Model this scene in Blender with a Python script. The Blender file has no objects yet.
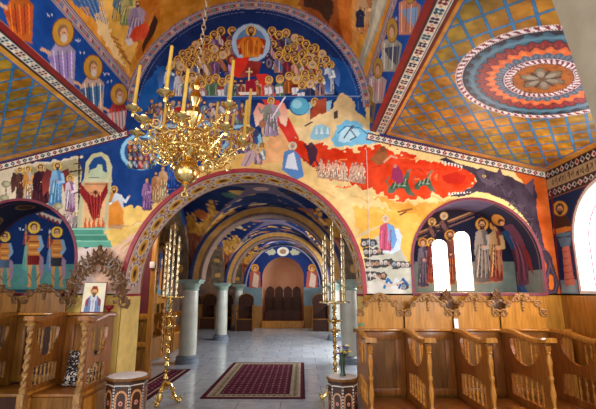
import bpy, bmesh, math, random
import numpy as np
from mathutils import Vector, Matrix

# ---------------------------------------------------------------- camera, world, lights, exposure
SC = bpy.context.scene
COL = SC.collection
F = 410.0
PITCH = math.atan(86 / F)
YAW = math.atan(4 / F * math.cos(PITCH))
EYE = 1.6
cam_d = bpy.data.cameras.new('camera')
cam_d.sensor_width = 36.0
cam_d.lens = F / 596.0 * 36.0
cam_d.clip_start = 0.02
cam = bpy.data.objects.new('camera', cam_d)
COL.objects.link(cam)
cam.location = (0, 0, EYE)
cam.rotation_euler = (math.pi / 2 + PITCH, 0, YAW)
SC.camera = cam
SC.view_settings.view_transform = 'Standard'
SC.view_settings.look = 'None'
SC.view_settings.gamma = 1.0
SC.view_settings.use_curve_mapping = False
SC.view_settings.exposure = 0.52

world = bpy.data.worlds.new('world')
SC.world = world
world.use_nodes = True
bg = world.node_tree.nodes['Background']
bg.inputs[0].default_value = (0.90, 0.95, 1.0, 1)
bg.inputs[1].default_value = 1.25


def area(name, loc, aim, sx, sy, power, col):
    d = bpy.data.lights.new(name, 'AREA')
    d.shape = 'RECTANGLE'
    d.size, d.size_y, d.energy, d.color = sx, sy, power, col
    o = bpy.data.objects.new(name, d)
    o.location = loc
    o.rotation_euler = (Vector(aim) - Vector(loc)).to_track_quat('-Z', 'Y').to_euler()
    COL.objects.link(o)
    return o


DAY = (0.96, 0.98, 1.0)
area('added_daylight_south_near', (3.30, 0.6, 2.2), (0.0, 3.5, 2.6), 1.2, 1.6, 150, DAY)  # added daylight for an assumed window out of view; none built there
area('added_daylight_north', (-4.85, 1.2, 2.3), (-1.0, 4.5, 2.4), 1.2, 1.6, 90, DAY)  # added light standing for an unseen north window, no opening modelled
area('added_hall_south_fill', (2.2, 11.5, 2.4), (-2.0, 11.0, 0.5), 3.0, 1.0, 200, DAY)  # added light to brighten the hall; no window is built here
area('added_hall_far_fill', (2.9, 16.3, 2.3), (-2.0, 16.5, 0.6), 2.0, 1.0, 150, DAY)  # added fill for the far bay, without a window behind it


area('added_north_aisle_fill', (-3.3, 6.9, 3.2), (-3.5, 9.6, 1.0), 0.6, 0.3, 28, (1.0, 0.95, 0.88))  # added area light, hidden behind the wall, brightening the north aisle
area('added_hall_end_fill', (-.8, 16.6, 3.25), (-.85, 19.8, 2.3), 1.2, 0.3, 26, (1.0, 0.93, 0.82))  # added unseen light facing the apse; no lamp hangs here


# ---------------------------------------------------------------- photo pixel -> place (pinhole of the camera above)
cp, sp, cyw, syw = math.cos(PITCH), math.sin(PITCH), math.cos(YAW), math.sin(YAW)


def ray(p):
    p = np.asarray(p, float).reshape(-1, 2)
    x = (p[:, 0] - 298) / F
    y = (204.5 - p[:, 1]) / F
    f = cp - y * sp
    u = sp + y * cp
    return np.stack([x * cyw - f * syw, x * syw + f * cyw, u], 1)


def on_y(p, Y):
    d = ray(p)
    return d * (Y / d[:, 1])[:, None] + [0, 0, EYE]


def on_x(p, X):
    d = ray(p)
    return d * (X / d[:, 0])[:, None] + [0, 0, EYE]


def on_plane(p, q, n):
    d = ray(p)
    n = np.asarray(n, float)
    t = np.dot(np.asarray(q, float) - [0, 0, EYE], n) / (d @ n)
    return d * t[:, None] + [0, 0, EYE]


# ---------------------------------------------------------------- tags
def tag(o, label=None, cat=None, group=None, kind=None):
    if label: o['label'] = label
    if cat: o['category'] = cat
    if group: o['group'] = group
    if kind: o['kind'] = kind
    return o


def thing(name, label, cat, loc=(0, 0, 0), rotz=0.0, group=None):
    o = bpy.data.objects.new(name, None)
    o.empty_display_size = 0.1
    o.location = loc
    o.rotation_euler = (0, 0, rotz)
    COL.objects.link(o)
    return tag(o, label, cat, group, 'thing')


def copy_tree(o, loc, rotz=None, label=None, group=None):
    r = o.copy(); COL.objects.link(r)
    r.location = loc
    if rotz is not None: r.rotation_euler = (0, 0, rotz)
    if label: r['label'] = label
    if group: r['group'] = group
    for ch in list(o.children):
        c = ch.copy(); COL.objects.link(c); c.parent = r
        for g in list(ch.children):
            e = g.copy(); COL.objects.link(e); e.parent = c
    return r


# ---------------------------------------------------------------- mesh builder
class MB:
    def __init__(s):
        s.v, s.f = [], []

    def add(s, vs, fs, M=None):
        n = len(s.v)
        if M is not None: vs = [tuple(M @ Vector(v)) for v in vs]
        s.v += [tuple(v) for v in vs]
        s.f += [tuple(i + n for i in f) for f in fs]
        return s

    def box(s, c, d, M=None, bev=0.0):
        x, y, z = d[0] / 2, d[1] / 2, d[2] / 2
        if bev <= 0:
            vs = [(c[0] + i * x, c[1] + j * y, c[2] + k * z) for i in (-1, 1) for j in (-1, 1) for k in (-1, 1)]
            return s.add(vs, [(0, 1, 3, 2), (4, 6, 7, 5), (0, 4, 5, 1), (2, 3, 7, 6), (0, 2, 6, 4), (1, 5, 7, 3)], M)
        b = min(bev, x * .9, y * .9, z * .9)
        bm = bmesh.new()
        bmesh.ops.create_cube(bm, size=1)
        for v in bm.verts: v.co = Vector((c[0] + v.co.x * d[0], c[1] + v.co.y * d[1], c[2] + v.co.z * d[2]))
        bmesh.ops.bevel(bm, geom=bm.edges[:], offset=b, segments=2, affect='EDGES', profile=0.5)
        bm.verts.index_update()
        s.add([v.co[:] for v in bm.verts], [[v.index for v in f.verts] for f in bm.faces], M)
        bm.free()
        return s

    def lathe(s, prof, n=16, c=(0, 0, 0), M=None, a0=0.0, sq=1.0):
        vs, fs = [], []
        for r, z in prof:
            for k in range(n):
                a = a0 + 2 * math.pi * k / n
                vs.append((c[0] + r * math.cos(a), c[1] + r * math.sin(a) * sq, c[2] + z))
        for i in range(len(prof) - 1):
            for k in range(n):
                k2 = (k + 1) % n
                fs.append((i * n + k, i * n + k2, (i + 1) * n + k2, (i + 1) * n + k))
        fs.append(tuple(range(n))[::-1])
        fs.append(tuple((len(prof) - 1) * n + k for k in range(n)))
        return s.add(vs, fs, M)

    def tube(s, pts, r, n=8, M=None, closed=False):
        pts = [Vector(p) for p in pts]
        m = len(pts)
        rs = r if isinstance(r, (list, tuple)) else [r] * m
        vs, fs = [], []
        up = None
        for i, p in enumerate(pts):
            if closed: t = pts[(i + 1) % m] - pts[i - 1]
            else: t = pts[min(i + 1, m - 1)] - pts[max(i - 1, 0)]
            if t.length < 1e-9: t = Vector((0, 0, 1))
            t.normalize()
            if up is None:
                up = Vector((0, 0, 1)) if abs(t.z) < .9 else Vector((0, 1, 0))
            sd = t.cross(up)
            if sd.length < 1e-6: sd = t.cross(Vector((1, 0, 0.3)))
            sd.normalize()
            up = sd.cross(t).normalized()
            for k in range(n):
                a = 2 * math.pi * k / n
                vs.append(tuple(p + (sd * math.cos(a) + up * math.sin(a)) * rs[i]))
        for i in range(m if closed else m - 1):
            for k in range(n):
                i2 = (i + 1) % m
                k2 = (k + 1) % n
                fs.append((i * n + k, i * n + k2, i2 * n + k2, i2 * n + k))
        if not closed:
            fs.append(tuple(range(n))[::-1])
            fs.append(tuple((m - 1) * n + k for k in range(n)))
        return s.add(vs, fs, M)

    def ball(s, c, r, n=12, m=8, M=None, sc=(1, 1, 1)):
        vs, fs = [], []
        for i in range(m + 1):
            ph = math.pi * i / m
            for k in range(n):
                a = 2 * math.pi * k / n
                vs.append((c[0] + r * sc[0] * math.sin(ph) * math.cos(a), c[1] + r * sc[1] * math.sin(ph) * math.sin(a), c[2] + r * sc[2] * math.cos(ph)))
        for i in range(m):
            for k in range(n):
                k2 = (k + 1) % n
                fs.append((i * n + k, (i + 1) * n + k, (i + 1) * n + k2, i * n + k2))
        return s.add(vs, fs, M)

    def plate(s, outer, holes, t, M=None, flat='XZ'):
        """polygon (with holes) given in 2-D, thickness t, standing in the XZ plane (y from -t/2 to t/2) or YZ"""
        bm = bmesh.new()
        es = []
        for loop in [outer] + list(holes):
            vv = [bm.verts.new((p[0], -t / 2, p[1])) for p in loop]
            for i in range(len(vv)): es.append(bm.edges.new((vv[i], vv[(i + 1) % len(vv)])))
        bmesh.ops.triangle_fill(bm, edges=es, use_beauty=True, use_dissolve=False)
        g = bmesh.ops.extrude_face_region(bm, geom=bm.faces[:])
        for e in g['geom']:
            if isinstance(e, bmesh.types.BMVert): e.co.y += t
        bmesh.ops.recalc_face_normals(bm, faces=bm.faces[:])
        bm.verts.index_update()
        R = Matrix() if flat == 'XZ' else Matrix.Rotation(math.pi / 2, 4, 'Z')
        if flat == 'XY': R = Matrix.Rotation(-math.pi / 2, 4, 'X')
        if M is not None: R = M @ R
        s.add([v.co[:] for v in bm.verts], [[v.index for v in f.verts] for f in bm.faces], R)
        bm.free()
        return s

    def build(s, name, mat, parent=None, smooth=True, ang=38):
        me = bpy.data.meshes.new(name)
        me.from_pydata(s.v, [], s.f)
        me.update()
        me.materials.append(mat)
        if smooth:
            me.polygons.foreach_set('use_smooth', [True] * len(me.polygons))
            me.set_sharp_from_angle(angle=math.radians(ang))
        o = bpy.data.objects.new(name, me)
        COL.objects.link(o)
        if parent: o.parent = parent
        return o


def T(x, y, z): return Matrix.Translation((x, y, z))
def RZ(a): return Matrix.Rotation(a, 4, 'Z')
def RX(a): return Matrix.Rotation(a, 4, 'X')
def RY(a): return Matrix.Rotation(a, 4, 'Y')


def spiral(c, r0, r1, a0, turns, n=18):
    out = []
    for i in range(n + 1):
        t = i / n
        a = a0 + turns * 2 * math.pi * t
        r = r0 + (r1 - r0) * t
        out.append((c[0] + r * math.cos(a), c[1] + r * math.sin(a)))
    return out


def turned(h, r, n=10):
    """profile of a turned baluster of height h and largest radius r"""
    seq = [(0, .9), (.06, .9), (.07, .55), (.1, .55), (.12, .85), (.15, .5), (.2, .55), (.32, .95), (.42, .7), (.5, .45), (.53, .8), (.56, .8),
           (.58, .45), (.66, .6), (.78, .9), (.86, .55), (.88, .5), (.9, .85), (.92, .55), (.94, .9), (1, .9)]
    return [(r * b, h * a) for a, b in seq]


# ---------------------------------------------------------------- materials
def srgb(c):
    c = np.asarray(c, float) / 255.0
    return np.where(c <= .04045, c / 12.92, ((c + .055) / 1.055) ** 2.4)


def L4(c): return tuple(float(x) for x in srgb(c)) + (1.0,)


def newmat(name):
    m = bpy.data.materials.new(name)
    m.use_nodes = True
    nt = m.node_tree
    return m, nt, nt.nodes['Principled BSDF'], nt.nodes, nt.links


def plain(name, col, rough=.5, metal=0.0, col2=None, scale=8.0, bump=0.0, spec=.5, detail=4):
    m, nt, b, N, Lk = newmat(name)
    b.inputs['Roughness'].default_value = rough
    b.inputs['Metallic'].default_value = metal
    b.inputs['Specular IOR Level'].default_value = spec
    tc = N.new('ShaderNodeTexCoord')
    nz = N.new('ShaderNodeTexNoise')
    nz.inputs['Scale'].default_value = scale
    nz.inputs['Detail'].default_value = detail
    Lk.new(tc.outputs['Object'], nz.inputs['Vector'])
    r = N.new('ShaderNodeValToRGB')
    r.color_ramp.elements[0].position = .3
    r.color_ramp.elements[1].position = .7
    r.color_ramp.elements[0].color = L4(col)
    r.color_ramp.elements[1].color = L4(col2 if col2 else [min(255, x * 1.1) for x in col])
    Lk.new(nz.outputs['Fac'], r.inputs['Fac'])
    Lk.new(r.outputs['Color'], b.inputs['Base Color'])
    if bump:
        bp = N.new('ShaderNodeBump')
        bp.inputs['Strength'].default_value = bump
        bp.inputs['Distance'].default_value = .01
        Lk.new(nz.outputs['Fac'], bp.inputs['Height'])
        Lk.new(bp.outputs['Normal'], b.inputs['Normal'])
    return m


def wood(name, dark, light, rough=.34, stretch=(18, 18, 1.6), coat=.10):
    m, nt, b, N, Lk = newmat(name)
    b.inputs['Roughness'].default_value = rough
    b.inputs['Coat Weight'].default_value = coat
    b.inputs['Coat Roughness'].default_value = .15
    b.inputs['Specular IOR Level'].default_value = .3
    tc = N.new('ShaderNodeTexCoord')
    mp = N.new('ShaderNodeMapping')
    mp.inputs['Scale'].default_value = stretch
    Lk.new(tc.outputs['Object'], mp.inputs['Vector'])
    nz = N.new('ShaderNodeTexNoise')
    nz.inputs['Scale'].default_value = 1.6
    nz.inputs['Detail'].default_value = 8
    nz.inputs['Distortion'].default_value = 1.2
    Lk.new(mp.outputs['Vector'], nz.inputs['Vector'])
    r = N.new('ShaderNodeValToRGB')
    r.color_ramp.elements[0].position = .32
    r.color_ramp.elements[1].position = .72
    r.color_ramp.elements[0].color = L4(dark)
    r.color_ramp.elements[1].color = L4(light)
    Lk.new(nz.outputs['Fac'], r.inputs['Fac'])
    Lk.new(r.outputs['Color'], b.inputs['Base Color'])
    bp = N.new('ShaderNodeBump')
    bp.inputs['Strength'].default_value = .12
    bp.inputs['Distance'].default_value = .004
    Lk.new(nz.outputs['Fac'], bp.inputs['Height'])
    Lk.new(bp.outputs['Normal'], b.inputs['Normal'])
    return m


def painted(name, rough=.75, spec=.12, mottle=.12):
    """fresco: colours come from the mesh's own paint layer, slightly mottled by a noise"""
    m, nt, b, N, Lk = newmat(name)
    b.inputs['Roughness'].default_value = rough
    b.inputs['Specular IOR Level'].default_value = spec
    at = N.new('ShaderNodeAttribute')
    at.attribute_name = 'paint'
    tc = N.new('ShaderNodeTexCoord')
    nz = N.new('ShaderNodeTexNoise')
    nz.inputs['Scale'].default_value = 9
    nz.inputs['Detail'].default_value = 6
    Lk.new(tc.outputs['Object'], nz.inputs['Vector'])
    mr = N.new('ShaderNodeMapRange')
    mr.inputs['From Min'].default_value = .25
    mr.inputs['From Max'].default_value = .75
    mr.inputs['To Min'].default_value = 1 - mottle
    mr.inputs['To Max'].default_value = 1 + mottle
    Lk.new(nz.outputs['Fac'], mr.inputs['Value'])
    hs = N.new('ShaderNodeHueSaturation')
    Lk.new(at.outputs['Color'], hs.inputs['Color'])
    Lk.new(mr.outputs['Result'], hs.inputs['Value'])
    Lk.new(hs.outputs['Color'], b.inputs['Base Color'])
    return m


def glow(name, col, strength):
    m, nt, b, N, Lk = newmat(name)
    b.inputs['Base Color'].default_value = L4(col)
    b.inputs['Emission Color'].default_value = L4(col)
    b.inputs['Emission Strength'].default_value = strength
    b.inputs['Roughness'].default_value = .1
    return m


def gold_mat(name, a, b_, rough=.24, scale=30):
    m = plain(name, a, rough, 1.0, b_, scale)
    return m


M_FRESCO = painted('fresco_paint')
M_FRESCO.node_tree.nodes['Principled BSDF'].inputs['Specular IOR Level'].default_value = .12
M_CEIL = painted('ceiling_gilding', rough=.42, spec=.35, mottle=.28)
M_CARPET = painted('carpet_pile', rough=.95, spec=.05, mottle=.2)
M_RED = plain('red_band_paint', (120, 28, 30), .55, 0, (140, 38, 36))
M_OAK = wood('golden_oak', (146, 86, 24), (200, 136, 52))
M_OAKD = wood('brown_oak', (104, 64, 18), (150, 98, 36))
M_OAKL = wood('light_oak', (156, 102, 26), (200, 142, 54))
M_OAKG = wood('polished_oak', (150, 92, 28), (196, 134, 54), rough=.18, coat=.6)
M_WALNUT = wood('dark_walnut', (44, 18, 8), (74, 36, 14), rough=.55, coat=.02)
M_CARVE = wood('carved_oak', (112, 72, 34), (182, 134, 72), rough=.35, stretch=(20, 20, 14))
M_CARVED = wood('dark_carved_oak', (62, 38, 18), (128, 84, 42), rough=.35, stretch=(20, 20, 14))
M_BRASS = gold_mat('polished_brass', (204, 162, 84), (246, 222, 152), .22)
M_SILVER = gold_mat('gilt_rods', (206, 180, 124), (244, 230, 196), .25)
M_WAX = plain('beeswax', (204, 160, 58), .5, 0, (222, 182, 84), 12)
M_STONE = plain('pale_column_marble', (176, 178, 164), .32, 0, (206, 206, 194), 4, detail=8)
M_STONEG = plain('green_grey_capital', (128, 150, 138), .4, 0, (160, 176, 162), 6)
M_STONEB = plain('grey_blue_base', (96, 108, 124), .4, 0, (126, 136, 148), 6)
M_BEIGE = plain('beige_stone', (160, 146, 120), .6, 0, (196, 184, 158), 3, detail=8)
M_OCHRE = plain('ochre_plaster', (224, 184, 88), .7, 0, (236, 200, 108), 2)
M_WHITE = plain('white_linen', (240, 240, 244), .85, 0, (252, 252, 254), 40, bump=.2)
M_PEACH = plain('peach_plaster', (206, 150, 116), .7, 0, (216, 162, 128), 2)
M_IRON = plain('dark_iron', (40, 36, 34), .5, .6, (60, 54, 50), 20)
# ---------------------------------------------------------------- fresco painting: colours laid on a fine grid of the wall itself
NPR = np.random.RandomState(7)
RND = random.Random(11)


def vnoise(U, V, sc, seed):
    """smooth value noise"""
    r = np.random.RandomState(seed)
    tab = r.rand(64, 64)
    x, y = U / sc, V / sc
    xi, yi = np.floor(x).astype(int), np.floor(y).astype(int)
    fx, fy = x - xi, y - yi
    fx, fy = fx * fx * (3 - 2 * fx), fy * fy * (3 - 2 * fy)
    g = lambda a, b: tab[a % 64, b % 64]
    return (g(xi, yi) * (1 - fx) + g(xi + 1, yi) * fx) * (1 - fy) + (g(xi, yi + 1) * (1 - fx) + g(xi + 1, yi + 1) * fx) * fy


class Canvas:
    def __init__(s, u0, u1, v0, v1, res, unproj, base):
        s.nu, s.nv = int((u1 - u0) / res) + 2, int((v1 - v0) / res) + 2
        s.u = np.linspace(u0, u1, s.nu)
        s.v = np.linspace(v0, v1, s.nv)
        s.U, s.V = np.meshgrid(s.u, s.v)
        s.a = np.empty((s.nv, s.nu, 3)); s.a[:] = base
        s.unproj = unproj
        s.n1 = vnoise(s.U, s.V, .05, 1) - .5
        s.n2 = vnoise(s.U, s.V, .05, 2) - .5
        s.n3 = vnoise(s.U, s.V, .18, 3) - .5

    def q(s, pts):
        return s.unproj(np.asarray(pts, float)) if s.unproj else np.asarray(pts, float)

    def poly(s, pts, col, wob=0.0, raw=False, alpha=1.0, mott=0.0, col2=None, axis=None):
        """col2/axis: paint runs from col to col2 along axis (two photo points)"""
        P = np.asarray(pts, float) if raw else s.q(pts)
        lo, hi = P.min(0) - wob, P.max(0) + wob
        i0, i1 = np.searchsorted(s.u, lo[0]), np.searchsorted(s.u, hi[0])
        j0, j1 = np.searchsorted(s.v, lo[1]), np.searchsorted(s.v, hi[1])
        if i0 >= i1 or j0 >= j1: return s
        sl = (slice(j0, j1), slice(i0, i1))
        U, V = s.U[sl], s.V[sl]
        if wob:
            U = U + s.n1[sl] * 2 * wob; V = V + s.n2[sl] * 2 * wob
        ins = np.zeros(U.shape, bool)
        n = len(P)
        for k in range(n):
            x1, y1 = P[k]; x2, y2 = P[(k + 1) % n]
            if y1 == y2: continue
            c = ((y1 > V) != (y2 > V)) & (U < (x2 - x1) * (V - y1) / (y2 - y1) + x1)
            ins ^= c
        c = np.asarray(col, float)
        if col2 is not None:
            A = s.q(axis) if not raw else np.asarray(axis, float)
            d = A[1] - A[0]
            t = np.clip(((U - A[0, 0]) * d[0] + (V - A[0, 1]) * d[1]) / (d @ d), 0, 1)[..., None]
            c = c * (1 - t) + np.asarray(col2, float) * t
        else:
            c = np.broadcast_to(c, U.shape + (3,))
        if mott: c = c + (s.n3[sl] * 2 * mott + s.n1[sl] * mott)[..., None]
        reg = s.a[sl]
        reg[ins] = reg[ins] * (1 - alpha) + c[ins] * alpha
        return s

    def ell(s, c, rx, ry, col, rot=0, n=16, **k):
        a = np.linspace(0, 2 * math.pi, n, endpoint=False)
        x, y = rx * np.cos(a), ry * np.sin(a)
        cr, sr = math.cos(rot), math.sin(rot)
        return s.poly(np.stack([c[0] + x * cr - y * sr, c[1] + x * sr + y * cr], 1), col, **k)

    def line(s, pts, w, col, closed=False, **k):
        pts = [np.asarray(p, float) for p in pts]
        m = len(pts)
        for i in range(m if closed else m - 1):
            p, q_ = pts[i], pts[(i + 1) % m]
            d = q_ - p
            l = math.hypot(*d)
            if l < 1e-9: continue
            d = d / l * w / 2
            nn = np.array([-d[1], d[0]])
            s.poly([p + nn - d * .6, q_ + nn + d * .6, q_ - nn + d * .6, p - nn - d * .6], col, **k)
        return s

    def mesh(s, name, pos, keep, mat, flip=False):
        P = pos(s.U.ravel(), s.V.ravel())
        cu, cv = (s.u[:-1] + s.u[1:]) / 2, (s.v[:-1] + s.v[1:]) / 2
        CU, CV = np.meshgrid(cu, cv)
        K = np.ones(CU.shape, bool) if keep is None else keep(CU, CV)
        jj, ii = np.nonzero(K)
        b = jj * s.nu + ii
        q = np.stack([b, b + 1, b + 1 + s.nu, b + s.nu], 1)
        if flip: q = q[:, ::-1]
        used, inv = np.unique(q.ravel(), return_inverse=True)
        co = P[used].astype(np.float32)
        nf = len(q)
        me = bpy.data.meshes.new(name)
        me.vertices.add(len(co)); me.vertices.foreach_set('co', co.ravel())
        me.loops.add(nf * 4); me.loops.foreach_set('vertex_index', inv.astype(np.int32))
        me.polygons.add(nf)
        me.polygons.foreach_set('loop_start', np.arange(0, nf * 4, 4, dtype=np.int32))
        me.polygons.foreach_set('loop_total', np.full(nf, 4, dtype=np.int32))
        me.update(calc_edges=True)
        at = me.attributes.new('paint', 'FLOAT_COLOR', 'POINT')
        c = srgb(np.clip(s.a.reshape(-1, 3)[used], 0, 255))
        at.data.foreach_set('color', np.concatenate([c, np.ones((len(c), 1))], 1).astype(np.float32).ravel())
        me.materials.append(mat)
        me.polygons.foreach_set('use_smooth', np.ones(nf, bool))
        o = bpy.data.objects.new(name, me)
        COL.objects.link(o)
        return o


def sh(c, k): return [max(0, min(255, x * k)) for x in c]


SKIN = (214, 160, 118)
GOLD = (234, 190, 88)
HAIR = (74, 44, 30)


def halo(cv, x, y, r, col=GOLD):
    cv.ell((x, y), r * 1.07, r * 1.07, (132, 64, 30))
    cv.ell((x, y), r, r, col)


def face(cv, x, y, r, hair=HAIR, beard=False, skin=SKIN):
    cv.ell((x, y - r * .15), r * .98, r * 1.12, hair)
    cv.ell((x, y + r * .12), r * .68, r * .95, skin)
    if beard:
        cv.poly([(x - r * .7, y + r * .3), (x + r * .7, y + r * .3), (x + r * .35, y + r * 1.35), (x - r * .35, y + r * 1.35)], hair)
        cv.ell((x, y + r * .5), r * .25, r * .1, sh(skin, .7))
    if r > 2.2:
        cv.line([(x - r * .45, y), (x - r * .12, y)], r * .16, (60, 34, 24))
        cv.line([(x + r * .12, y), (x + r * .45, y)], r * .16, (60, 34, 24))
        cv.line([(x, y), (x + r * .05, y + r * .42)], r * .12, sh(skin, .72))


def fig(cv, x, y, h, c1, c2=None, w=.13, lean=0.0, hl=True, beard=None, hair=HAIR, arm=1, feet=True, skin=SKIN, wings=None, flip=1, hem=.04, hcol=GOLD, headr=.062):
    """standing robed figure: x,y = feet, h = height, all in photo pixels"""
    def Q(pts): return [(x + (flip * a + lean * b) * h, y - b * h) for a, b in pts]
    if beard is None: beard = RND.random() < .6
    if wings:
        for sd in (-1, 1):
            cv.poly(Q([(sd * w * .5, .78), (sd * w * 1.6, .86), (sd * w * 2.2, .6), (sd * w * 1.9, .25), (sd * w * 1.2, .35)]), wings, col2=sh(wings, 1.6), axis=Q([(0, .8), (0, .2)]))
    hx, hy = Q([(0, .905)])[0]
    if hl: halo(cv, hx, hy, .098 * h, hcol)
    if feet:
        for sd in (-.45, .45): cv.ell(Q([(sd * w, .025)])[0], .045 * h, .022 * h, sh(skin, .75))
    cv.poly(Q([(-w * .75, .77), (-.035, .845), (.035, .845), (w * .75, .77), (w * 1.0, .58), (w * .8, .4), (w * 1.0, hem), (0, hem - .02), (-w * 1.0, hem), (-w * .8, .4), (-w * 1.0, .58)]), c1,
            col2=sh(c1, .78), axis=Q([(-w, .5), (w, .45)]))
    if c2 is not None:
        cv.poly(Q([(-w * .8, .78), (-.02, .835), (w * .25, .62), (w * .95, .34), (w * .8, .14), (w * .1, .22), (-w * 1.02, .46)]), c2, col2=sh(c2, .75), axis=Q([(-w, .7), (w, .2)]))
    for k in range(4):
        a = (-.75 + .5 * k) * w
        base = c2 if (c2 is not None and k < 1) else c1
        cv.line(Q([(a * .6, .6), (a + RND.uniform(-.02, .02), .34), (a * 1.1, .08)]), .016 * h, sh(base, .58))
        cv.line(Q([(a * .6 + .025, .56), (a * 1.1 + .025, .1)]), .012 * h, sh(base, 1.35))
    if arm:
        ac = c2 if c2 is not None else c1
        cv.line(Q([(w * .75, .73), (w * 1.05, .56), (w * .25, .55)]), .065 * h, sh(ac, 1.12))
        cv.ell(Q([(w * .12, .565)])[0], .026 * h, .02 * h, skin)
        if arm > 1:
            cv.line(Q([(-w * .75, .73), (-w * 1.2, .6), (-w * 1.5, .72)]), .06 * h, ac)
            cv.ell(Q([(-w * 1.6, .75)])[0], .026 * h, .024 * h, skin)
    cv.line(Q([(0, .86), (0, .83)]), .05 * h, sh(skin, .85))
    face(cv, hx, hy, headr * h, hair, beard, skin)


def bust(cv, x, y, r, robe, robe2=None, hl=True, book=False, hair=None, beard=None):
    """haloed head and shoulders of a crowd; r = halo radius in photo pixels"""
    hair = hair or RND.choice([HAIR, (50, 34, 28), (120, 84, 50), (196, 186, 176)])
    cv.poly([(x - r * 1.15, y + r * 4.2), (x - r * 1.2, y + r * 1.6), (x - r * .4, y + r * .85), (x + r * .4, y + r * .85), (x + r * 1.2, y + r * 1.6), (x + r * 1.15, y + r * 4.2)], robe, col2=sh(robe, .7), axis=[(x - r, y), (x + r, y + r)])
    if robe2 is not None:
        cv.poly([(x - r * 1.2, y + r * 1.7), (x - r * .3, y + r * .9), (x + r * .9, y + r * 3), (x + r * .8, y + r * 4.2), (x - r * .2, y + r * 3.2)], robe2)
    for k in (-.6, 0, .6):
        cv.line([(x + k * r, y + r * 1.5), (x + k * r * 1.2, y + r * 4)], r * .16, sh(robe, .6 if k else 1.35))
    if hl: halo(cv, x, y, r)
    face(cv, x, y, r * .66, hair, RND.random() < .5 if beard is None else beard)
    if book:
        cv.poly([(x - r * 1.1, y + r * 1.9), (x + r * .6, y + r * 1.7), (x + r * .8, y + r * 3.3), (x - r * .9, y + r * 3.5)], (226, 222, 226))
        cv.line([(x - r * .2, y + r * 1.8), (x - r * .1, y + r * 3.4)], r * .15, (150, 140, 150))


ROBES = [(190, 70, 60), (70, 110, 160), (214, 200, 196), (190, 110, 50), (110, 60, 90), (120, 150, 120), (220, 160, 150), (60, 70, 110), (200, 150, 80), (140, 40, 44), (170, 180, 200), (150, 120, 170)]


def script_marks(cv, x, y, n, s, col=(214, 224, 240), rot=0.0):
    """a few painted lettering strokes"""
    for k in range(n):
        px, py = x + k * s * .8 * math.cos(rot), y + k * s * .8 * math.sin(rot)
        for _ in range(3):
            a, b = RND.uniform(-.35, .35), RND.uniform(-.5, .5)
            c, d = RND.uniform(-.35, .35), RND.uniform(-.5, .5)
            cv.line([(px + a * s, py + b * s), (px + c * s, py + d * s)], s * .16, col)


def vine(cv, n, at, hw, cols):
    """scrolled leaf ornament along a band: at(t) -> (point, tangent) in canvas units"""
    for k in range(n):
        p, t = at((k + .5) / n)
        nn = np.array([-t[1], t[0]])
        c = cols[k % len(cols)]
        for sg in (-1, 1):
            cv.poly([p, p + nn * hw * .9 * sg + t * hw * .5, p + nn * hw * .3 * sg + t * hw * 1.1], c, raw=True)
            cv.poly([p, p + nn * hw * .9 * sg - t * hw * .5, p + nn * hw * .3 * sg - t * hw * 1.1], sh(c, .7), raw=True)
# ---------------------------------------------------------------- dimensions of the church
D = 5.5                     # west wall
XL, XR = -2.53, 0.97        # nave walls
XO, XW = -4.95, 3.37        # outer aisle walls
XC = (XL + XR) / 2
ZI, ZO = 3.82, 3.207        # inner and outer edge of the sloping aisle ceilings
NR, NCX, NSPR = 0.845, 2.325, 1.968      # right niche arch
NLX = 2 * XC - NCX
NB, NY = 1.57, 6.2          # niche sill, niche back
AR, ASPR, ATH = 1.58, 1.64, 0.62         # big arch
VZ, VR, VW = 4.15, 1.80, 4.57          # barrel vault
DS = 1.56                   # bottom edge of the frescoes


def arch_out(xc, r, spr, zb, n=28):
    pts = [(xc + r, zb)]
    for k in range(n + 1):
        a = math.pi * k / n
        pts.append((xc + r * math.cos(a), spr + r * math.sin(a)))
    pts.append((xc - r, zb))
    return pts


def in_arch(X, Z, xc, r, spr, zb):
    return (Z > zb) & (((Z < spr) & (np.abs(X - xc) < r)) | ((Z >= spr) & ((X - xc) ** 2 + (Z - spr) ** 2 < r * r)))


def ribbon(pts3, w_in, w_out, nrm, t):
    """flat moulding that follows a 2-D path in the XZ plane (pts3 = list of (x,z)), y from base to base - t"""
    return None


def arch_trim(name, xc, r, spr, zb, w, y, t, mat, closed=False):
    inner = arch_out(xc, r, spr, zb)
    outer = arch_out(xc, r + w, spr, zb)
    n = len(inner)
    vs, fs = [], []
    for a, b in zip(inner, outer):
        vs += [(a[0], y, a[1]), (b[0], y, b[1]), (b[0], y - t, b[1]), (a[0], y - t, a[1])]
    for i in range(n - 1):
        for k in range(4):
            k2 = (k + 1) % 4
            fs.append((i * 4 + k, i * 4 + k2, i * 4 + 4 + k2, i * 4 + 4 + k))
    fs += [(0, 1, 2, 3), (n * 4 - 4, n * 4 - 1, n * 4 - 2, n * 4 - 3)]
    m = MB(); m.add(vs, fs)
    if closed: m.box((xc, y - t / 2, zb - w / 2), (2 * (r + w), t, w))
    return tag(m.build(name, mat), kind='structure')


def to_y(p): 
    w = on_y(p, D)
    return w[:, [0, 2]]


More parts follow.
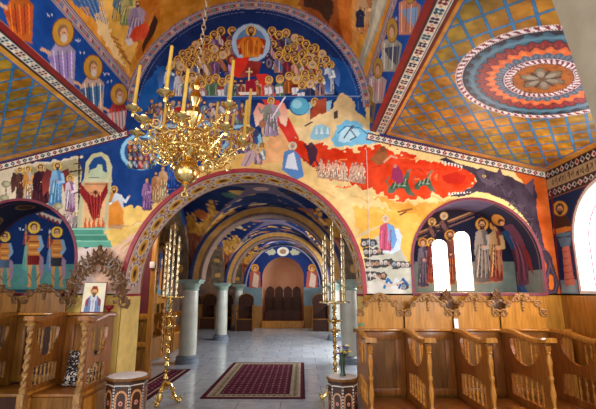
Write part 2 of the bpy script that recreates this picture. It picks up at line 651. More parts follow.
# ---------------------------------------------------------------- floor
def floor_mat():
    m, nt, b, N, Lk = newmat('grey_marble_tiles')
    b.inputs['Roughness'].default_value = .16
    tc = N.new('ShaderNodeTexCoord')
    br = N.new('ShaderNodeTexBrick')
    br.offset = 0.5
    br.inputs['Scale'].default_value = 1.0
    br.inputs['Brick Width'].default_value = .62
    br.inputs['Row Height'].default_value = .5
    br.inputs['Mortar Size'].default_value = .006
    br.inputs['Color1'].default_value = L4((178, 186, 196))
    br.inputs['Color2'].default_value = L4((194, 200, 206))
    br.inputs['Mortar'].default_value = L4((130, 134, 140))
    Lk.new(tc.outputs['Object'], br.inputs['Vector'])
    nz = N.new('ShaderNodeTexNoise')
    nz.inputs['Scale'].default_value = 3.5
    nz.inputs['Detail'].default_value = 9
    nz.inputs['Distortion'].default_value = 1.5
    Lk.new(tc.outputs['Object'], nz.inputs['Vector'])
    mx = N.new('ShaderNodeMix'); mx.data_type = 'RGBA'; mx.blend_type = 'MULTIPLY'
    mx.inputs['Factor'].default_value = 1
    rp = N.new('ShaderNodeValToRGB')
    rp.color_ramp.elements[0].color = L4((226, 227, 229)); rp.color_ramp.elements[1].color = L4((255, 255, 255))
    rp.color_ramp.elements[0].position = .3; rp.color_ramp.elements[1].position = .65
    Lk.new(nz.outputs['Fac'], rp.inputs['Fac'])
    Lk.new(br.outputs['Color'], mx.inputs[6]); Lk.new(rp.outputs['Color'], mx.inputs[7])
    Lk.new(mx.outputs[2], b.inputs['Base Color'])
    return m


m = MB(); m.box((-.8, 9.2, -.05), (9.2, 22.0, .1))
tag(m.build('floor', floor_mat(), smooth=False), kind='structure')
# ---------------------------------------------------------------- west wall fresco
W = Canvas(XO - .05, XW + .02, DS - .02, 6.2, .0095, to_y, (26, 58, 118))
BLUE, DBLUE, SAND, ORA = (24, 62, 128), (24, 42, 92), (240, 208, 140), (232, 162, 60)
# grounds
W.poly([(-120, 240), (0, 168), (16, 165), (80, 156), (81, 184), (88, 232), (70, 320), (-120, 320)], (222, 200, 168), wob=.05, mott=14)
W.poly([(60, 158), (125, 131), (126, 60), (300, 60), (372, 62), (372, 140), (300, 150), (190, 170), (120, 225), (108, 235), (112, 150)], BLUE, mott=8)
W.poly([(60, 250), (112, 246), (160, 210), (150, 320), (60, 320)], (232, 208, 196), wob=.02, mott=12)
W.poly([(100, 232), (112, 212), (128, 206), (150, 206), (172, 196), (186, 178), (205, 170), (300, 168), (300, 215), (130, 290), (95, 290), (112, 250)], (240, 196, 104), wob=.04, mott=16)
W.poly([(108, 250), (128, 238), (160, 215), (140, 250), (120, 300), (85, 270)], (236, 190, 160), wob=.04, mott=14)
# right side: sand and orange hills
W.poly([(262, 128), (300, 94), (365, 92), (380, 140), (470, 156), (560, 176), (562, 330), (350, 330), (340, 240), (300, 200), (262, 172)], SAND, wob=.02, mott=14)
W.poly([(372, 196), (420, 205), (480, 196), (560, 190), (562, 330), (400, 330), (398, 280), (420, 240), (400, 215)], (232, 166, 70), wob=.04, mott=16)
W.poly([(352, 206), (378, 208), (420, 215), (424, 245), (410, 262), (360, 250)], (244, 186, 84), wob=.05, mott=14)
W.poly([(262, 172), (262, 150), (285, 140), (300, 158), (330, 180), (345, 225), (300, 190)], (238, 200, 130), wob=.02, mott=12)
W.poly([(258, 165), (266, 140), (282, 126), (300, 140), (292, 160)], (240, 178, 120), wob=.03, mott=16)
# brush strokes on the hills
for k in range(170):
    x, y = RND.uniform(262, 552), RND.uniform(150, 292)
    if y < 150 + (x - 262) * .02: continue
    c = RND.choice([(250, 228, 176), (222, 176, 104), (250, 214, 140), (214, 160, 90)])
    l_ = RND.uniform(3, 12)
    W.line([(x, y), (x + l_, y + l_ * .25), (x + l_ * 1.6, y + l_ * .7)], RND.uniform(.6, 1.5), c, wob=.01, alpha=.6)
for k in range(60):
    x = RND.uniform(112, 190); y = 262 - (x - 112) * .95 + RND.uniform(-26, 26)
    W.line([(x, y), (x + 5, y - 5), (x + 9, y - 4)], RND.uniform(.6, 1.6), RND.choice([(250, 214, 140), (222, 166, 84), (246, 226, 190), (214, 140, 90)]), wob=.01, alpha=.6)
for k in range(26):
    x, y = RND.uniform(62, 118), RND.uniform(248, 290)
    W.line([(x, y), (x + 7, y + 5)], 1.2, RND.choice([(244, 226, 216), (206, 176, 166)]), wob=.01, alpha=.6)
# lunette field
cx, cz = XC, VZ


def circ(r, n=64, a0=0.0, a1=math.pi): return [(cx + r * math.cos(a0 + (a1 - a0) * k / n), cz + r * math.sin(a0 + (a1 - a0) * k / n)) for k in range(n + 1)]


W.poly(circ(1.70), (24, 48, 104), raw=True, mott=8)
W.poly([(134, 120), (140, 92), (158, 66), (172, 70), (164, 96), (160, 125)], (28, 92, 170), wob=.03, mott=8)
W.poly([(366, 120), (362, 96), (350, 66), (330, 54), (338, 96), (350, 105)], (28, 84, 162), wob=.03, mott=8)
W.poly([(205, 74), (226, 64), (276, 64), (300, 72), (292, 78), (210, 80)], (20, 52, 116), wob=.02)
# pale cloud bands around the throne
W.poly([(196, 76), (214, 64), (236, 60), (240, 66), (222, 72), (205, 82)], (170, 200, 226))
W.poly([(262, 62), (285, 60), (296, 58), (292, 66), (274, 70)], (170, 200, 226))
W.poly([(163, 96), (170, 86), (205, 80), (208, 97)], (206, 130, 74), wob=.02, mott=14)
W.poly([(284, 60), (300, 72), (330, 76), (331, 94), (302, 94), (296, 78)], (222, 150, 96), wob=.02, mott=14)
# apostles and saints
tier1 = [(232, 31), (221, 31), (214, 35), (207, 40), (201, 43), (196, 45), (192, 50), (188, 53), (183, 54), (178, 60), (272, 31), (279, 35), (286, 33), (295, 38), (300, 40), (306, 44), (311, 49), (315, 48), (322, 54), (326, 60), (204, 52), (212, 48), (304, 53), (294, 47), (312, 58)]
tier1.sort(key=lambda p: p[1])
for x, y in tier1:
    bust(W, x, y, 4.3, RND.choice(ROBES), RND.choice(ROBES), beard=True)
for x, y, c in [(214, 58, (190, 60, 60)), (206, 60, (214, 90, 70)), (224, 52, (50, 76, 130)), (198, 64, (160, 176, 196)), (190, 62, (90, 50, 50)), (286, 56, (190, 60, 56)), (295, 60, (140, 30, 40)), (305, 66, (220, 130, 90)), (230, 56, (150, 120, 170)), (279, 52, (60, 84, 60))]:
    bust(W, x, y, 4.6, c, sh(c, 1.25), beard=True)
W.poly([(186, 60), (200, 52), (236, 54), (226, 66), (196, 76), (182, 76)], (206, 140, 84), wob=.02, mott=18)
W.poly([(266, 56), (300, 52), (320, 62), (322, 74), (300, 72), (280, 62)], (206, 140, 84), wob=.02, mott=18)
for k in range(9):
    for sx in (-1, 1):
        bx = 251 + sx * (22 + k * 7.2); by = 44 + k * 2.6 + (k % 2) * 2
        bust(W, bx, by, 4.0, RND.choice(ROBES), RND.choice(ROBES), beard=True, hl=(k % 2 == 0))
for k in range(6):
    for sx in (-1, 1): bust(W, 251 + sx * (28 + k * 8.4), 55 + k * 2.4, 4.2, RND.choice(ROBES), RND.choice(ROBES), beard=True)
for x, y in [(169, 68), (179, 73), (329, 65), (319, 72)]:
    fig(W, x, y + 30, 33, (176, 202, 226) if x in (169, 329) else (226, 190, 186), (214, 224, 236), w=.16, wings=(60, 92, 150))
for x, y in [(192, 76), (199, 79), (312, 78), (305, 74)]:
    bust(W, x, y, 4.4, RND.choice(ROBES), RND.choice(ROBES))
for x in (186, 193, 200, 207, 298, 305, 312, 320): bust(W, x, 80 + RND.uniform(-2, 2), 4.0, RND.choice(ROBES), RND.choice(ROBES), book=RND.random() < .4)
# Christ in the mandorla
W.ell((251, 43), 20.5, 20.5, (52, 84, 146))
W.ell((251, 43), 19.5, 19.5, (176, 204, 226))
W.ell((251, 43), 14.8, 15.2, (92, 136, 186))
for sx in (-1, 1):
    W.poly([(251 + sx * 4, 36), (251 + sx * 15, 40), (251 + sx * 12, 55), (251 + sx * 3, 52)], (168, 62, 34), mott=14)
W.ell((251, 48), 9, 6, (126, 30, 50))
W.poly([(244, 37), (258, 37), (261, 47), (259, 57), (243, 57), (241, 47)], (224, 132, 36))
W.poly([(245, 38), (250, 36), (257, 48), (256, 55), (249, 52)], (196, 96, 28))
for k in range(5): W.line([(245 + k * 3, 41), (244 + k * 3.2, 55)], .8, (250, 176, 74) if k % 2 else (150, 70, 26))
W.line([(244, 39), (239, 46)], 3, (214, 120, 36)); W.line([(258, 39), (263, 46)], 3, (214, 120, 36))
W.ell((238.6, 47), 1.3, 1.3, SKIN); W.ell((263.4, 47), 1.3, 1.3, SKIN)
halo(W, 251, 31, 5.2); face(W, 251, 31, 3.5, HAIR, True)
# winged wheels, throne
W.ell((269, 63), 4.6, 7, (58, 40, 60)); W.ell((269, 63), 3, 5, (120, 110, 140)); W.ell((269, 63), 1.2, 2, (58, 40, 60))
W.ell((232, 60), 5, 6, (120, 50, 50)); W.ell((232, 60), 2.5, 3.5, (200, 130, 80))
W.poly([(232, 66), (246, 60), (262, 62), (258, 76), (240, 78), (232, 76)], (150, 52, 48), mott=16)
# river of fire starts
RED, RED2 = (216, 52, 18), (240, 104, 50)
W.poly([(236, 58), (250, 57), (246, 66), (238, 78), (231, 74), (232, 64)], (222, 52, 36))
W.poly([(256, 74), (268, 74), (274, 92), (286, 112), (298, 136), (306, 160), (296, 156), (284, 134), (272, 116), (261, 98)], (222, 58, 48), mott=10)
# little throne with the cross, shelf of holy figures
for x, y, bk in [(216, 78, 0), (222, 82, 1), (209, 80, 0), (229, 79, 0), (269, 80, 1), (280, 79, 1), (289, 76, 0), (296, 80, 1), (302, 85, 1), (310, 84, 0), (202, 84, 1), (194, 86, 0)]:
    bust(W, x, y, 4.2, RND.choice(ROBES), None, book=bk)
W.poly([(231, 84), (262, 84), (262, 95), (231, 95)], (200, 150, 130), mott=20)
for x in (235, 241, 257): bust(W, x, 82, 3.4, RND.choice(ROBES), RND.choice(ROBES), hl=False)
W.poly([(246, 80), (255, 79), (257, 93), (245, 93)], (150, 30, 50))
W.line([(249, 68), (249, 80)], 1.3, (236, 220, 170)); W.line([(246, 72), (252, 72)], 1.2, (236, 220, 170))
W.poly([(238, 92), (257, 92), (256, 95), (240, 95)], (230, 214, 200))
W.poly([(158, 96), (362, 96), (362, 100), (158, 100)], (28, 72, 142))
W.line([(161, 96.3), (361, 96.3)], .7, (130, 160, 200))
# crowds below the shelf
W.poly([(150, 108), (160, 100), (240, 100), (250, 126), (230, 150), (150, 150), (144, 130)], (44, 76, 134), mott=14)
for x in range(150, 250, 6):
    bust(W, x + RND.uniform(-2, 2), 103 + RND.uniform(-2, 3), 3.0, RND.choice(ROBES), RND.choice(ROBES), hl=False)
for x in range(148, 250, 6):
    bust(W, x + RND.uniform(-2, 2), 113 + RND.uniform(-2, 3), 3.2, RND.choice(ROBES), RND.choice(ROBES), hl=False)
W.poly([(174, 108), (184, 106), (188, 120), (176, 122)], (176, 36, 44))
for i in range(5):
    for j in range(4): W.poly([(182 + i * 2, 112 + j * 2.4), (184 + i * 2, 112 + j * 2.4), (184 + i * 2, 114.4 + j * 2.4), (182 + i * 2, 114.4 + j * 2.4)], (40, 50, 110) if (i + j) % 2 else (220, 224, 236))
# four pale-blue roundels of the saved
for x, y, rx, ry in [(239, 141, 24, 17), (207, 138, 24, 17), (168, 140, 24, 17), (141, 152, 21.5, 19)]:
    W.ell((x, y), rx, ry, (60, 110, 170)); W.ell((x, y), rx - .8, ry - .8, (150, 206, 232)); W.ell((x, y), rx - 4.5, ry - 4.2, (54, 92, 150))
    for k in range(3):
        for q_ in range(int(rx / 4)):
            bx = x - rx * .62 + (q_ + .5) * rx * 1.24 / int(rx / 4); by = y - ry * .5 + k * ry * .42
            bust(W, bx, by, 2.5, RND.choice(ROBES), RND.choice(ROBES), hl=(k == 0))
W.poly([(196, 168), (220, 158), (262, 150), (262, 180), (200, 182)], (238, 190, 104), wob=.03, mott=14)
# people on the path over the arch, left
for x, y, h, a, b_ in [(147, 211, 34, (132, 92, 140), (166, 120, 166)), (156, 203, 32, (206, 160, 110), (180, 120, 80)), (163, 199, 34, (222, 190, 150), (206, 150, 100)), (172, 190, 34, (34, 70, 150), (60, 100, 176)), (180, 186, 28, (30, 56, 120), (220, 180, 130))]:
    fig(W, x, y, h, a, b_, w=.15, hl=False)
W.poly([(100, 222), (124, 223), (122, 229), (101, 228)], (196, 150, 110)); fig(W, 114, 226, 40, (226, 146, 50), (214, 220, 226), w=.24, arm=2, beard=True, flip=-1)
W.poly([(108, 206), (118, 200), (124, 212), (122, 224), (104, 226)], (226, 140, 50), mott=14)
# angel of the trumpet, souls, weighing
fig(W, 271, 137, 40, (196, 170, 200), (150, 150, 140), w=.2, arm=2, wings=(236, 150, 130))
W.line([(272, 118), (285, 97)], 1.4, (226, 230, 240))
for x, y in [(250, 128), (256, 133), (262, 124), (246, 138)]: W.ell((x, y), 3.2, 4, RND.choice([(90, 60, 60), (180, 120, 90), (60, 70, 110)])); 
for x, y, c in [(254, 147, (214, 196, 200)), (262, 146, (200, 216, 216)), (258, 150, (180, 150, 160))]:
    bust(W, x, y, 3.4, c, sh(c, 1.1), hl=True)
W.poly([(240, 166), (247, 152), (256, 150), (254, 160), (248, 167)], (196, 168, 172))
W.line([(245, 166), (251, 154)], 1.2, (140, 110, 120))
# white seated figure on the orange mound
W.poly([(282, 170), (284, 152), (292, 148), (300, 156), (304, 176), (296, 180)], (92, 140, 200))
W.poly([(285, 168), (288, 155), (294, 152), (298, 170)], (226, 234, 244))
halo(W, 292.5, 146, 4.4, (238, 214, 170)); face(W, 292.5, 146, 2.8, (190, 180, 170), True)
# globe and comet tail, mountain, ruins, sea
W.poly([(300, 100), (318, 104), (332, 100), (330, 112), (316, 116), (300, 112)], (150, 196, 214))
W.ell((299, 106), 10.3, 9.6, (30, 84, 150)); W.ell((299.6, 106), 9.2, 8.6, (92, 176, 206)); W.ell((297, 104), 5, 4.6, (150, 210, 226))
bust(W, 315, 102, 4.2, (190, 70, 46), (120, 60, 40)); W.poly([(318, 100), (326, 98), (327, 116), (312, 120), (310, 114)], (170, 74, 46), mott=14)
W.poly([(330, 110), (340, 92), (352, 98), (358, 116), (372, 128), (368, 144), (330, 146), (300, 138), (296, 128), (312, 118)], (238, 206, 150), wob=.03, mott=16)
W.poly([(334, 112), (338, 110), (338, 118), (334, 119)], (74, 62, 60)); W.line([(305, 126), (312, 122)], 1.4, (70, 60, 56))
W.poly([(310, 136), (314, 126), (322, 124), (330, 128), (330, 136), (322, 140), (311, 140)], (150, 200, 216), mott=10)
for x in (315, 320, 326): W.poly([(x, 134), (x + 1.6, 126), (x + 3.4, 134)], (222, 236, 240))
W.poly([(332, 140), (336, 128), (346, 120), (358, 122), (366, 130), (384, 138), (384, 143), (350, 146), (336, 146)], (120, 190, 222), wob=.02, mott=12)
W.poly([(338, 142), (342, 130), (352, 125), (360, 132), (350, 142)], (190, 226, 240), wob=.02)
W.line([(344, 138), (350, 129), (356, 137), (350, 140)], 1.3, (70, 84, 96)); W.ell((352, 127), 2, 2, (80, 80, 90))
W.line([(338, 133), (346, 126), (360, 128), (372, 138)], 1, (60, 120, 160))
# river of fire
river = [(294, 138), (304, 141), (312, 145), (318, 143), (330, 147), (342, 147), (352, 150), (364, 147), (374, 147), (386, 146), (398, 152), (408, 153), (416, 160), (430, 160), (438, 166), (452, 163), (466, 166), (474, 176), (474, 186), (466, 194), (452, 194), (444, 198), (432, 196), (424, 202), (412, 199), (404, 203), (396, 198), (386, 200), (382, 193), (374, 193), (370, 187), (362, 190), (356, 185), (344, 185), (330, 178), (318, 172), (308, 166), (298, 156)]
W.poly(river, (248, 222, 170), wob=.07)
W.poly([(x, y + (.8 if y < 160 else -.8)) for x, y in river], RED, wob=.06, mott=16, col2=(226, 72, 30), axis=[(380, 150), (380, 196)])
for k in range(26):
    x = RND.uniform(312, 465); y = RND.uniform(158, 188)
    W.line([(x, y), (x + RND.uniform(4, 10), y + RND.uniform(-2, 3))], RND.uniform(.7, 1.6), RND.choice([(240, 112, 56), (206, 44, 24), (246, 130, 70)]), wob=.01)
# chained sinners, demons, beasts in the fire
for k in range(11):
    x = 319 + k * 4.4; y = 174 + k * .6
    fig(W, x, y + 4, 20 + RND.uniform(-2, 2), (224, 176, 150), None, w=.12, lean=RND.uniform(-.1, .16), hl=False, skin=(226, 180, 156), arm=1, hair=(150, 120, 100))
W.poly([(306, 146), (312, 142), (318, 150), (316, 160), (310, 166), (308, 156)], (76, 44, 62)); W.line([(308, 150), (304, 144)], 1.6, (70, 40, 56)); W.line([(314, 158), (319, 166)], 1.6, (70, 40, 56)); W.ell((311, 145), 2.4, 2.6, (90, 56, 70))
W.line([(302, 158), (319, 170)], .8, (60, 36, 46))
W.poly([(372, 158), (378, 149), (386, 148), (388, 156), (384, 164), (376, 165)], (150, 84, 44), mott=20); W.ell((383, 149), 3, 3, (120, 70, 40))
W.line([(384, 162), (391, 156), (397, 158)], 2.2, (226, 160, 120)); W.line([(374, 162), (371, 158)], 2, (160, 92, 50))
for ox, oy, s_ in ((400, 180, 1.0), (424, 179, .8)):
    W.poly([(ox - 12 * s_, oy + 8 * s_), (ox - 6 * s_, oy + 2 * s_), (ox + 2 * s_, oy + 1 * s_), (ox + 7 * s_, oy - 9 * s_), (ox + 10 * s_, oy - 7 * s_), (ox + 8 * s_, oy + 2 * s_), (ox + 12 * s_, oy + 12 * s_), (ox + 16 * s_, oy + 16 * s_), (ox + 8 * s_, oy + 15 * s_), (ox + 3 * s_, oy + 8 * s_), (ox - 4 * s_, oy + 9 * s_), (ox - 6 * s_, oy + 13 * s_), (ox - 12 * s_, oy + 13 * s_)], (84, 104, 84), mott=20)
    W.line([(ox - 4 * s_, oy + 5 * s_), (ox + 6 * s_, oy + 6 * s_)], 1.2, (140, 160, 130))
    for k in range(7): W.line([(ox - 9 * s_ + k * 2.6 * s_, oy + 9 * s_ - k * .6), (ox - 7 * s_ + k * 2.6 * s_, oy + 3 * s_ - k * .9)], .8, (150, 168, 140) if k % 2 else (48, 60, 50))
    W.line([(ox - 11 * s_, oy + 6 * s_), (ox - 14 * s_, oy + 1 * s_), (ox - 11 * s_, oy - 3 * s_)], 1.3 * s_, (84, 104, 84))
    W.line([(ox + 7 * s_, oy - 9 * s_), (ox + 11 * s_, oy - 10 * s_)], 1.6 * s_, (110, 128, 104))
W.poly([(391, 178), (393, 168), (398, 166), (402, 172), (404, 182), (398, 184)], (150, 50, 90)); W.ell((395, 166), 2, 2.2, (190, 120, 110))
for x in (428, 434): W.line([(x, 178), (x + 3, 174), (x + 2, 180)], 1, (240, 130, 80))
# hell-dragon
W.poly([(505, 160), (545, 172), (562, 180), (562, 300), (552, 300), (536, 245), (528, 190)], (206, 96, 34), wob=.02, mott=14)
W.poly([(504, 196), (520, 204), (530, 224), (540, 250), (552, 300), (546, 300), (536, 262), (522, 232), (504, 208), (470, 196), (440, 200), (452, 194), (478, 192)], (236, 206, 130), mott=10)
DRG, DRG2 = (66, 54, 66), (94, 80, 92)
W.poly([(440, 160), (446, 157.5), (453, 161), (462, 165), (468, 165.5), (477, 169), (481, 167.5), (486, 170), (501, 174), (512, 177), (518, 181), (527, 185), (533, 182), (537, 194), (536, 206), (539, 224), (545, 248), (552, 257), (553, 266), (548, 268), (540, 248), (532, 230), (522, 214), (508, 202), (490, 194), (477, 192), (470, 194), (464, 196), (451, 197), (450, 194), (462, 192), (472, 187), (477, 181), (474, 175), (464, 169), (452, 165), (444, 163)], DRG, wob=.008, mott=14)
W.poly([(508, 204), (518, 212), (526, 228), (536, 250), (530, 246), (520, 230), (510, 214)], (196, 206, 130))
for k in range(9): W.line([(509 + k * 3.2, 206 + k * 4.4), (514 + k * 3.0, 203 + k * 4.6)], 1, (120, 130, 84))
for k in range(34):
    t = k / 34; x = 482 + t * 60; y = 174 + t * t * 74
    W.line([(x + RND.uniform(-4, 5), y + RND.uniform(0, 14)), (x + 4 + RND.uniform(-3, 4), y + RND.uniform(2, 16))], .9, DRG2 if k % 2 else (48, 38, 52))
W.poly([(476, 172), (484, 168), (486, 178), (496, 182), (490, 186), (482, 182)], DRG2); W.ell((484, 176), 1.8, 1.4, (226, 190, 90)); W.ell((484, 176), .8, .9, (20, 16, 20))
W.poly([(494, 176), (500, 168), (505, 180)], (88, 70, 84)); W.poly([(524, 186), (534, 178), (533, 196)], (88, 70, 84))
for k in range(8): W.poly([(448 + k * 3, 195 - k * .3), (449.3 + k * 3, 191.5), (450.4 + k * 3, 195 - k * .3)], (240, 232, 220))
for k in range(7): W.poly([(441 + k * 3.2, 160.5 + k * .8), (442.4 + k * 3.2, 164.5 + k * .8), (443.6 + k * 3.2, 161 + k * .8)], (240, 232, 220))
W.poly([(442, 176), (456, 172), (466, 176), (462, 184), (448, 184), (444, 180)], (196, 40, 22), wob=.01)
tail = [(549, 260), (553, 272), (557, 284), (555, 292), (549, 293), (546, 286), (548, 274), (550, 264)]
W.line(tail, 5.2, DRG)
W.line(tail, 1.2, DRG2)
W.poly([(549, 274), (553, 276), (554, 288), (549, 289)], (224, 116, 40))
# Abraham's bosom: seated figure on a white throne, rocks full of heads
W.poly([(362, 300), (366, 262), (372, 240), (388, 230), (400, 246), (412, 270), (414, 300)], (196, 196, 178), wob=.02, mott=16)
W.poly([(380, 252), (388, 232), (398, 228), (402, 236), (400, 250), (392, 254)], (206, 222, 232))
W.poly([(380, 226), (387, 222), (393, 226), (395, 240), (391, 251), (380, 250), (379, 240)], (190, 84, 112)); W.poly([(387, 223), (394, 226), (397, 240), (393, 250), (388, 240)], (110, 156, 206))
for k in range(4): W.line([(382 + k * 3, 230), (381 + k * 3.2, 249)], .8, sh((190, 84, 112), .7 if k % 2 else 1.3))
halo(W, 385.5, 219, 4.2, (246, 200, 120)); face(W, 385.5, 219, 2.7, (200, 196, 190), True)
for x0, y0, n_ in [(362, 243, 3), (364, 252, 4), (366, 263, 6), (392, 265, 4), (368, 276, 4), (380, 286, 6), (370, 290, 2)]:
    W.poly([(x0 - 2, y0 - 4), (x0 + n_ * 4.4, y0 - 4), (x0 + n_ * 4.4 + 2, y0 + 3), (x0, y0 + 5)], (70, 66, 66), wob=.02)
    for k in range(n_):
        c = RND.choice([(206, 196, 186), (190, 150, 120), (150, 160, 170)])
        W.ell((x0 + k * 4.4 + 2, y0 + RND.uniform(-1, 1)), 2, 2.3, c); W.ell((x0 + k * 4.4 + 2, y0 + .4), 1.1, 1.3, sh(c, .75))
W.poly([(364, 290), (370, 282), (390, 280), (404, 290), (410, 298), (362, 298)], (214, 212, 200), wob=.02, mott=10)
for x, c in ((384, (40, 110, 170)), (392, (206, 216, 226)), (399, (36, 90, 150))): W.line([(x, 288), (x + 4, 279), (x + 9, 285)], 2.4, c)
W.line([(376, 277), (388, 286), (402, 282)], 2.2, (206, 190, 170))
for x0, y0 in ((366, 232), (360, 236), (372, 229)): W.line([(x0 - 6, y0 + 2), (x0, y0), (x0 + 8, y0 - 3)], 1.4, (206, 190, 150))
W.line([(398, 212), (412, 209)], 2, (150, 90, 40)); W.line([(400, 215), (406, 212)], 1.6, (110, 70, 40))
# paradise, left
W.poly([(14, 170), (80, 158), (82, 176), (62, 178), (20, 182)], (176, 158, 118), wob=.02, mott=16)
for k in range(7): W.poly([(-20 + k * 13, 232), (-14 + k * 13, 208), (-7 + k * 13, 232)], (206, 186, 160), wob=.02)
fig(W, 20, 203, 36, (70, 46, 50), (100, 60, 50), w=.12, wings=(70, 40, 36), hl=True)
fig(W, 28, 203, 37, (206, 190, 176), (214, 140, 60), w=.15)
W.poly([(31, 200), (34, 180), (48, 180), (50, 202)], (96, 44, 40))
fig(W, 40.5, 205, 41, (84, 34, 44), (60, 26, 40), w=.2, beard=False, headr=.07)
fig(W, 55, 207, 45, (96, 150, 196), (140, 180, 214), w=.15, wings=(110, 44, 40), lean=.06)
fig(W, 70, 213, 38, (160, 110, 150), (220, 196, 206), w=.14)
for x, y in [(6, 186), (58, 208), (4, 200)]:
    W.line([(x, y + 14), (x, y)], 1.2, (90, 70, 50)); W.ell((x, y - 2), 5, 3.4, (150, 140, 110)); W.ell((x + 1, y - 2), 3, 2, (190, 180, 140))
for k in range(8): fig(W, 58 + k * 3.4, 232 + RND.uniform(-3, 8), 22, RND.choice([(200, 170, 170), (190, 190, 196), (150, 140, 130)]), None, w=.12, hl=False)
W.line([(79, 154), (79, 216)], 1.7, (60, 42, 36)); W.line([(69, 172), (90, 169)], 1.5, (60, 42, 36)); W.line([(75, 193), (83, 192)], 1.3, (60, 42, 36)); W.line([(74, 164), (84, 163)], 1.2, (60, 42, 36))
# gate of paradise with the seraph
W.poly([(78, 232), (85, 172), (86, 162), (92, 154), (101, 152), (108, 156), (112, 166), (110, 190), (104, 232)], (206, 198, 150), mott=10)
W.poly([(89, 178), (89, 165), (94, 158), (101, 156), (106, 161), (107, 170), (106, 178)], (34, 74, 132))
W.poly([(89, 177), (90, 170), (96, 168), (98, 164), (102, 165), (103, 171), (107, 173), (107, 178)], (196, 206, 168))
W.poly([(84, 182), (110, 182), (108, 230), (82, 230)], (222, 150, 100), col2=(240, 206, 150), axis=[(95, 185), (95, 232)], mott=14)
W.line([(84, 181), (111, 181)], 3.2, (214, 210, 170)); W.line([(84, 184), (110, 184)], .8, (120, 110, 80))
W.line([(83, 182), (78, 232)], 3, (196, 190, 150)); W.line([(110.5, 178), (104, 232)], 3, (196, 190, 150))
W.poly([(80, 182), (86, 190), (92, 196), (96, 190), (100, 196), (107, 183), (108, 192), (102, 204), (98, 216), (94, 222), (90, 214), (87, 204), (80, 194)], (140, 30, 34), mott=14)
W.ell((95.5, 194), 2.6, 3.2, SKIN); W.ell((95.5, 192.4), 2.6, 1.8, HAIR)
for k in range(9): W.line([(88 + k * 1.9, 192), (92 + k * .9, 218)], .7, (196, 70, 60) if k % 2 else (90, 16, 22))
for k in range(5): W.poly([(83 + k * 4.5, 230), (85 + k * 4.5, 216), (87.5 + k * 4.5, 230)], (222, 96, 50), wob=.01)
# green steps
W.poly([(74, 228), (103, 227), (104, 234), (73, 234)], (88, 156, 132)); W.poly([(71, 234), (106, 234), (108, 240), (70, 240)], (74, 140, 118)); W.poly([(69, 240), (110, 240), (112, 247), (66, 247)], (104, 176, 150))
for y in (229, 235, 241): W.line([(70, y), (109, y)], .9, (160, 214, 190))
# lunette band: white, blue, red lines with little flowers
def band(cv, at, n, w, ln):
    """border along at(t): red edge, pale ground, blue edge and flowers; canvas units"""
    P = [at(k / n)[0] for k in range(n + 1)]; Tn = [at(k / n)[1] for k in range(n + 1)]
    N_ = [np.array([-t[1], t[0]]) for t in Tn]
    for lo, hi, c in [(-.5, .5, (44, 52, 110)), (-.46, .46, (196, 184, 190)), (-.38, .38, (120, 50, 62)), (-.32, .32, (190, 178, 180)), (-.24, .24, (156, 146, 160)), (.41, .45, (60, 100, 170)), (-.45, -.41, (60, 100, 170))]:
        for k in range(n):
            cv.poly([P[k] + N_[k] * lo * w, P[k + 1] + N_[k + 1] * lo * w, P[k + 1] + N_[k + 1] * hi * w, P[k] + N_[k] * hi * w], c, raw=True)
    m_ = int(ln / (w * .34))
    for k in range(m_):
        p, t = at((k + .5) / m_); nn = np.array([-t[1], t[0]])
        c = [(206, 96, 60), (60, 96, 160), (222, 180, 140), (150, 40, 50), (90, 140, 120)][k % 5]
        s_ = w * .15
        for a in range(4):
            d = t * math.cos(a * math.pi / 2 + .78) + nn * math.sin(a * math.pi / 2 + .78)
            e = t * math.cos(a * math.pi / 2 + 1.4) + nn * math.sin(a * math.pi / 2 + 1.4)
            cv.poly([p, p + e * s_, p + d * s_ * 1.5, p + (d * 2 - e) * s_ * .9], c, raw=True)


def at_l(t):
    a = .02 + (math.pi - .04) * t
    rr = 1.725
    return np.array([cx + rr * math.cos(a), cz + rr * math.sin(a)]), np.array([-math.sin(a), math.cos(a)])


band(W, at_l, 90, .16, 1.725 * 3.1)
W.line(circ(1.60, 60), .006, (120, 140, 190), raw=True)
# jagged red line round the big arch is a moulding; dark edge on the ground of the frescoes
W.line([(-120, 297), (124, 297)], 1.2, (120, 30, 50)); W.line([(350, 297.5), (562, 297)], 2.0, (120, 26, 60))
# white border with crosses under the aisle ceilings
for (A, B, sgn) in (((-110, 196.5), (126, 133.5), 1), ((369, 136.5), (548, 175.5), 1)):
    A, B = np.array(A, float), np.array(B, float)
    d = (B - A) / np.linalg.norm(B - A); nn = np.array([-d[1], d[0]])
    L_ = np.linalg.norm(B - A)
    W.line([A, B], 7.4, (110, 30, 28)); W.line([A, B], 6, (60, 30, 30)); W.line([A, B], 4.6, (226, 214, 196)); 
    k = 0
    while k * 6.2 < L_:
        p = A + d * (k * 6.2 + 3); c = [(150, 30, 40), (40, 70, 60), (30, 40, 80)][k % 3]
        W.poly([p - d * 2.7, p - nn * 2.1, p + d * 2.7, p + nn * 2.1], c); W.ell(p, .6, .6, (226, 214, 196), n=6); k += 1


def keep_w(U, V):
    k = ~in_arch(U, V, XC, AR + .02, ASPR, 0)
    k &= ~in_arch(U, V, NCX, NR + .012, NSPR, NB) & ~in_arch(U, V, NLX, NR + .012, NSPR, NB)
    top = np.where(U < XL, ZI - (XL - U) * (ZI - ZO) / (XL - XO), np.where(U > XR, ZI - (U - XR) * (ZI - ZO) / (XW - XR), VZ + np.sqrt(np.clip(VR ** 2 - (U - XC) ** 2, 0, None))))
    return k & (V < top + .03)


wall_w = W.mesh('wall_west', lambda u, v: np.stack([u, np.full_like(u, D), v], 1), keep_w, M_FRESCO)
tag(wall_w, kind='structure')
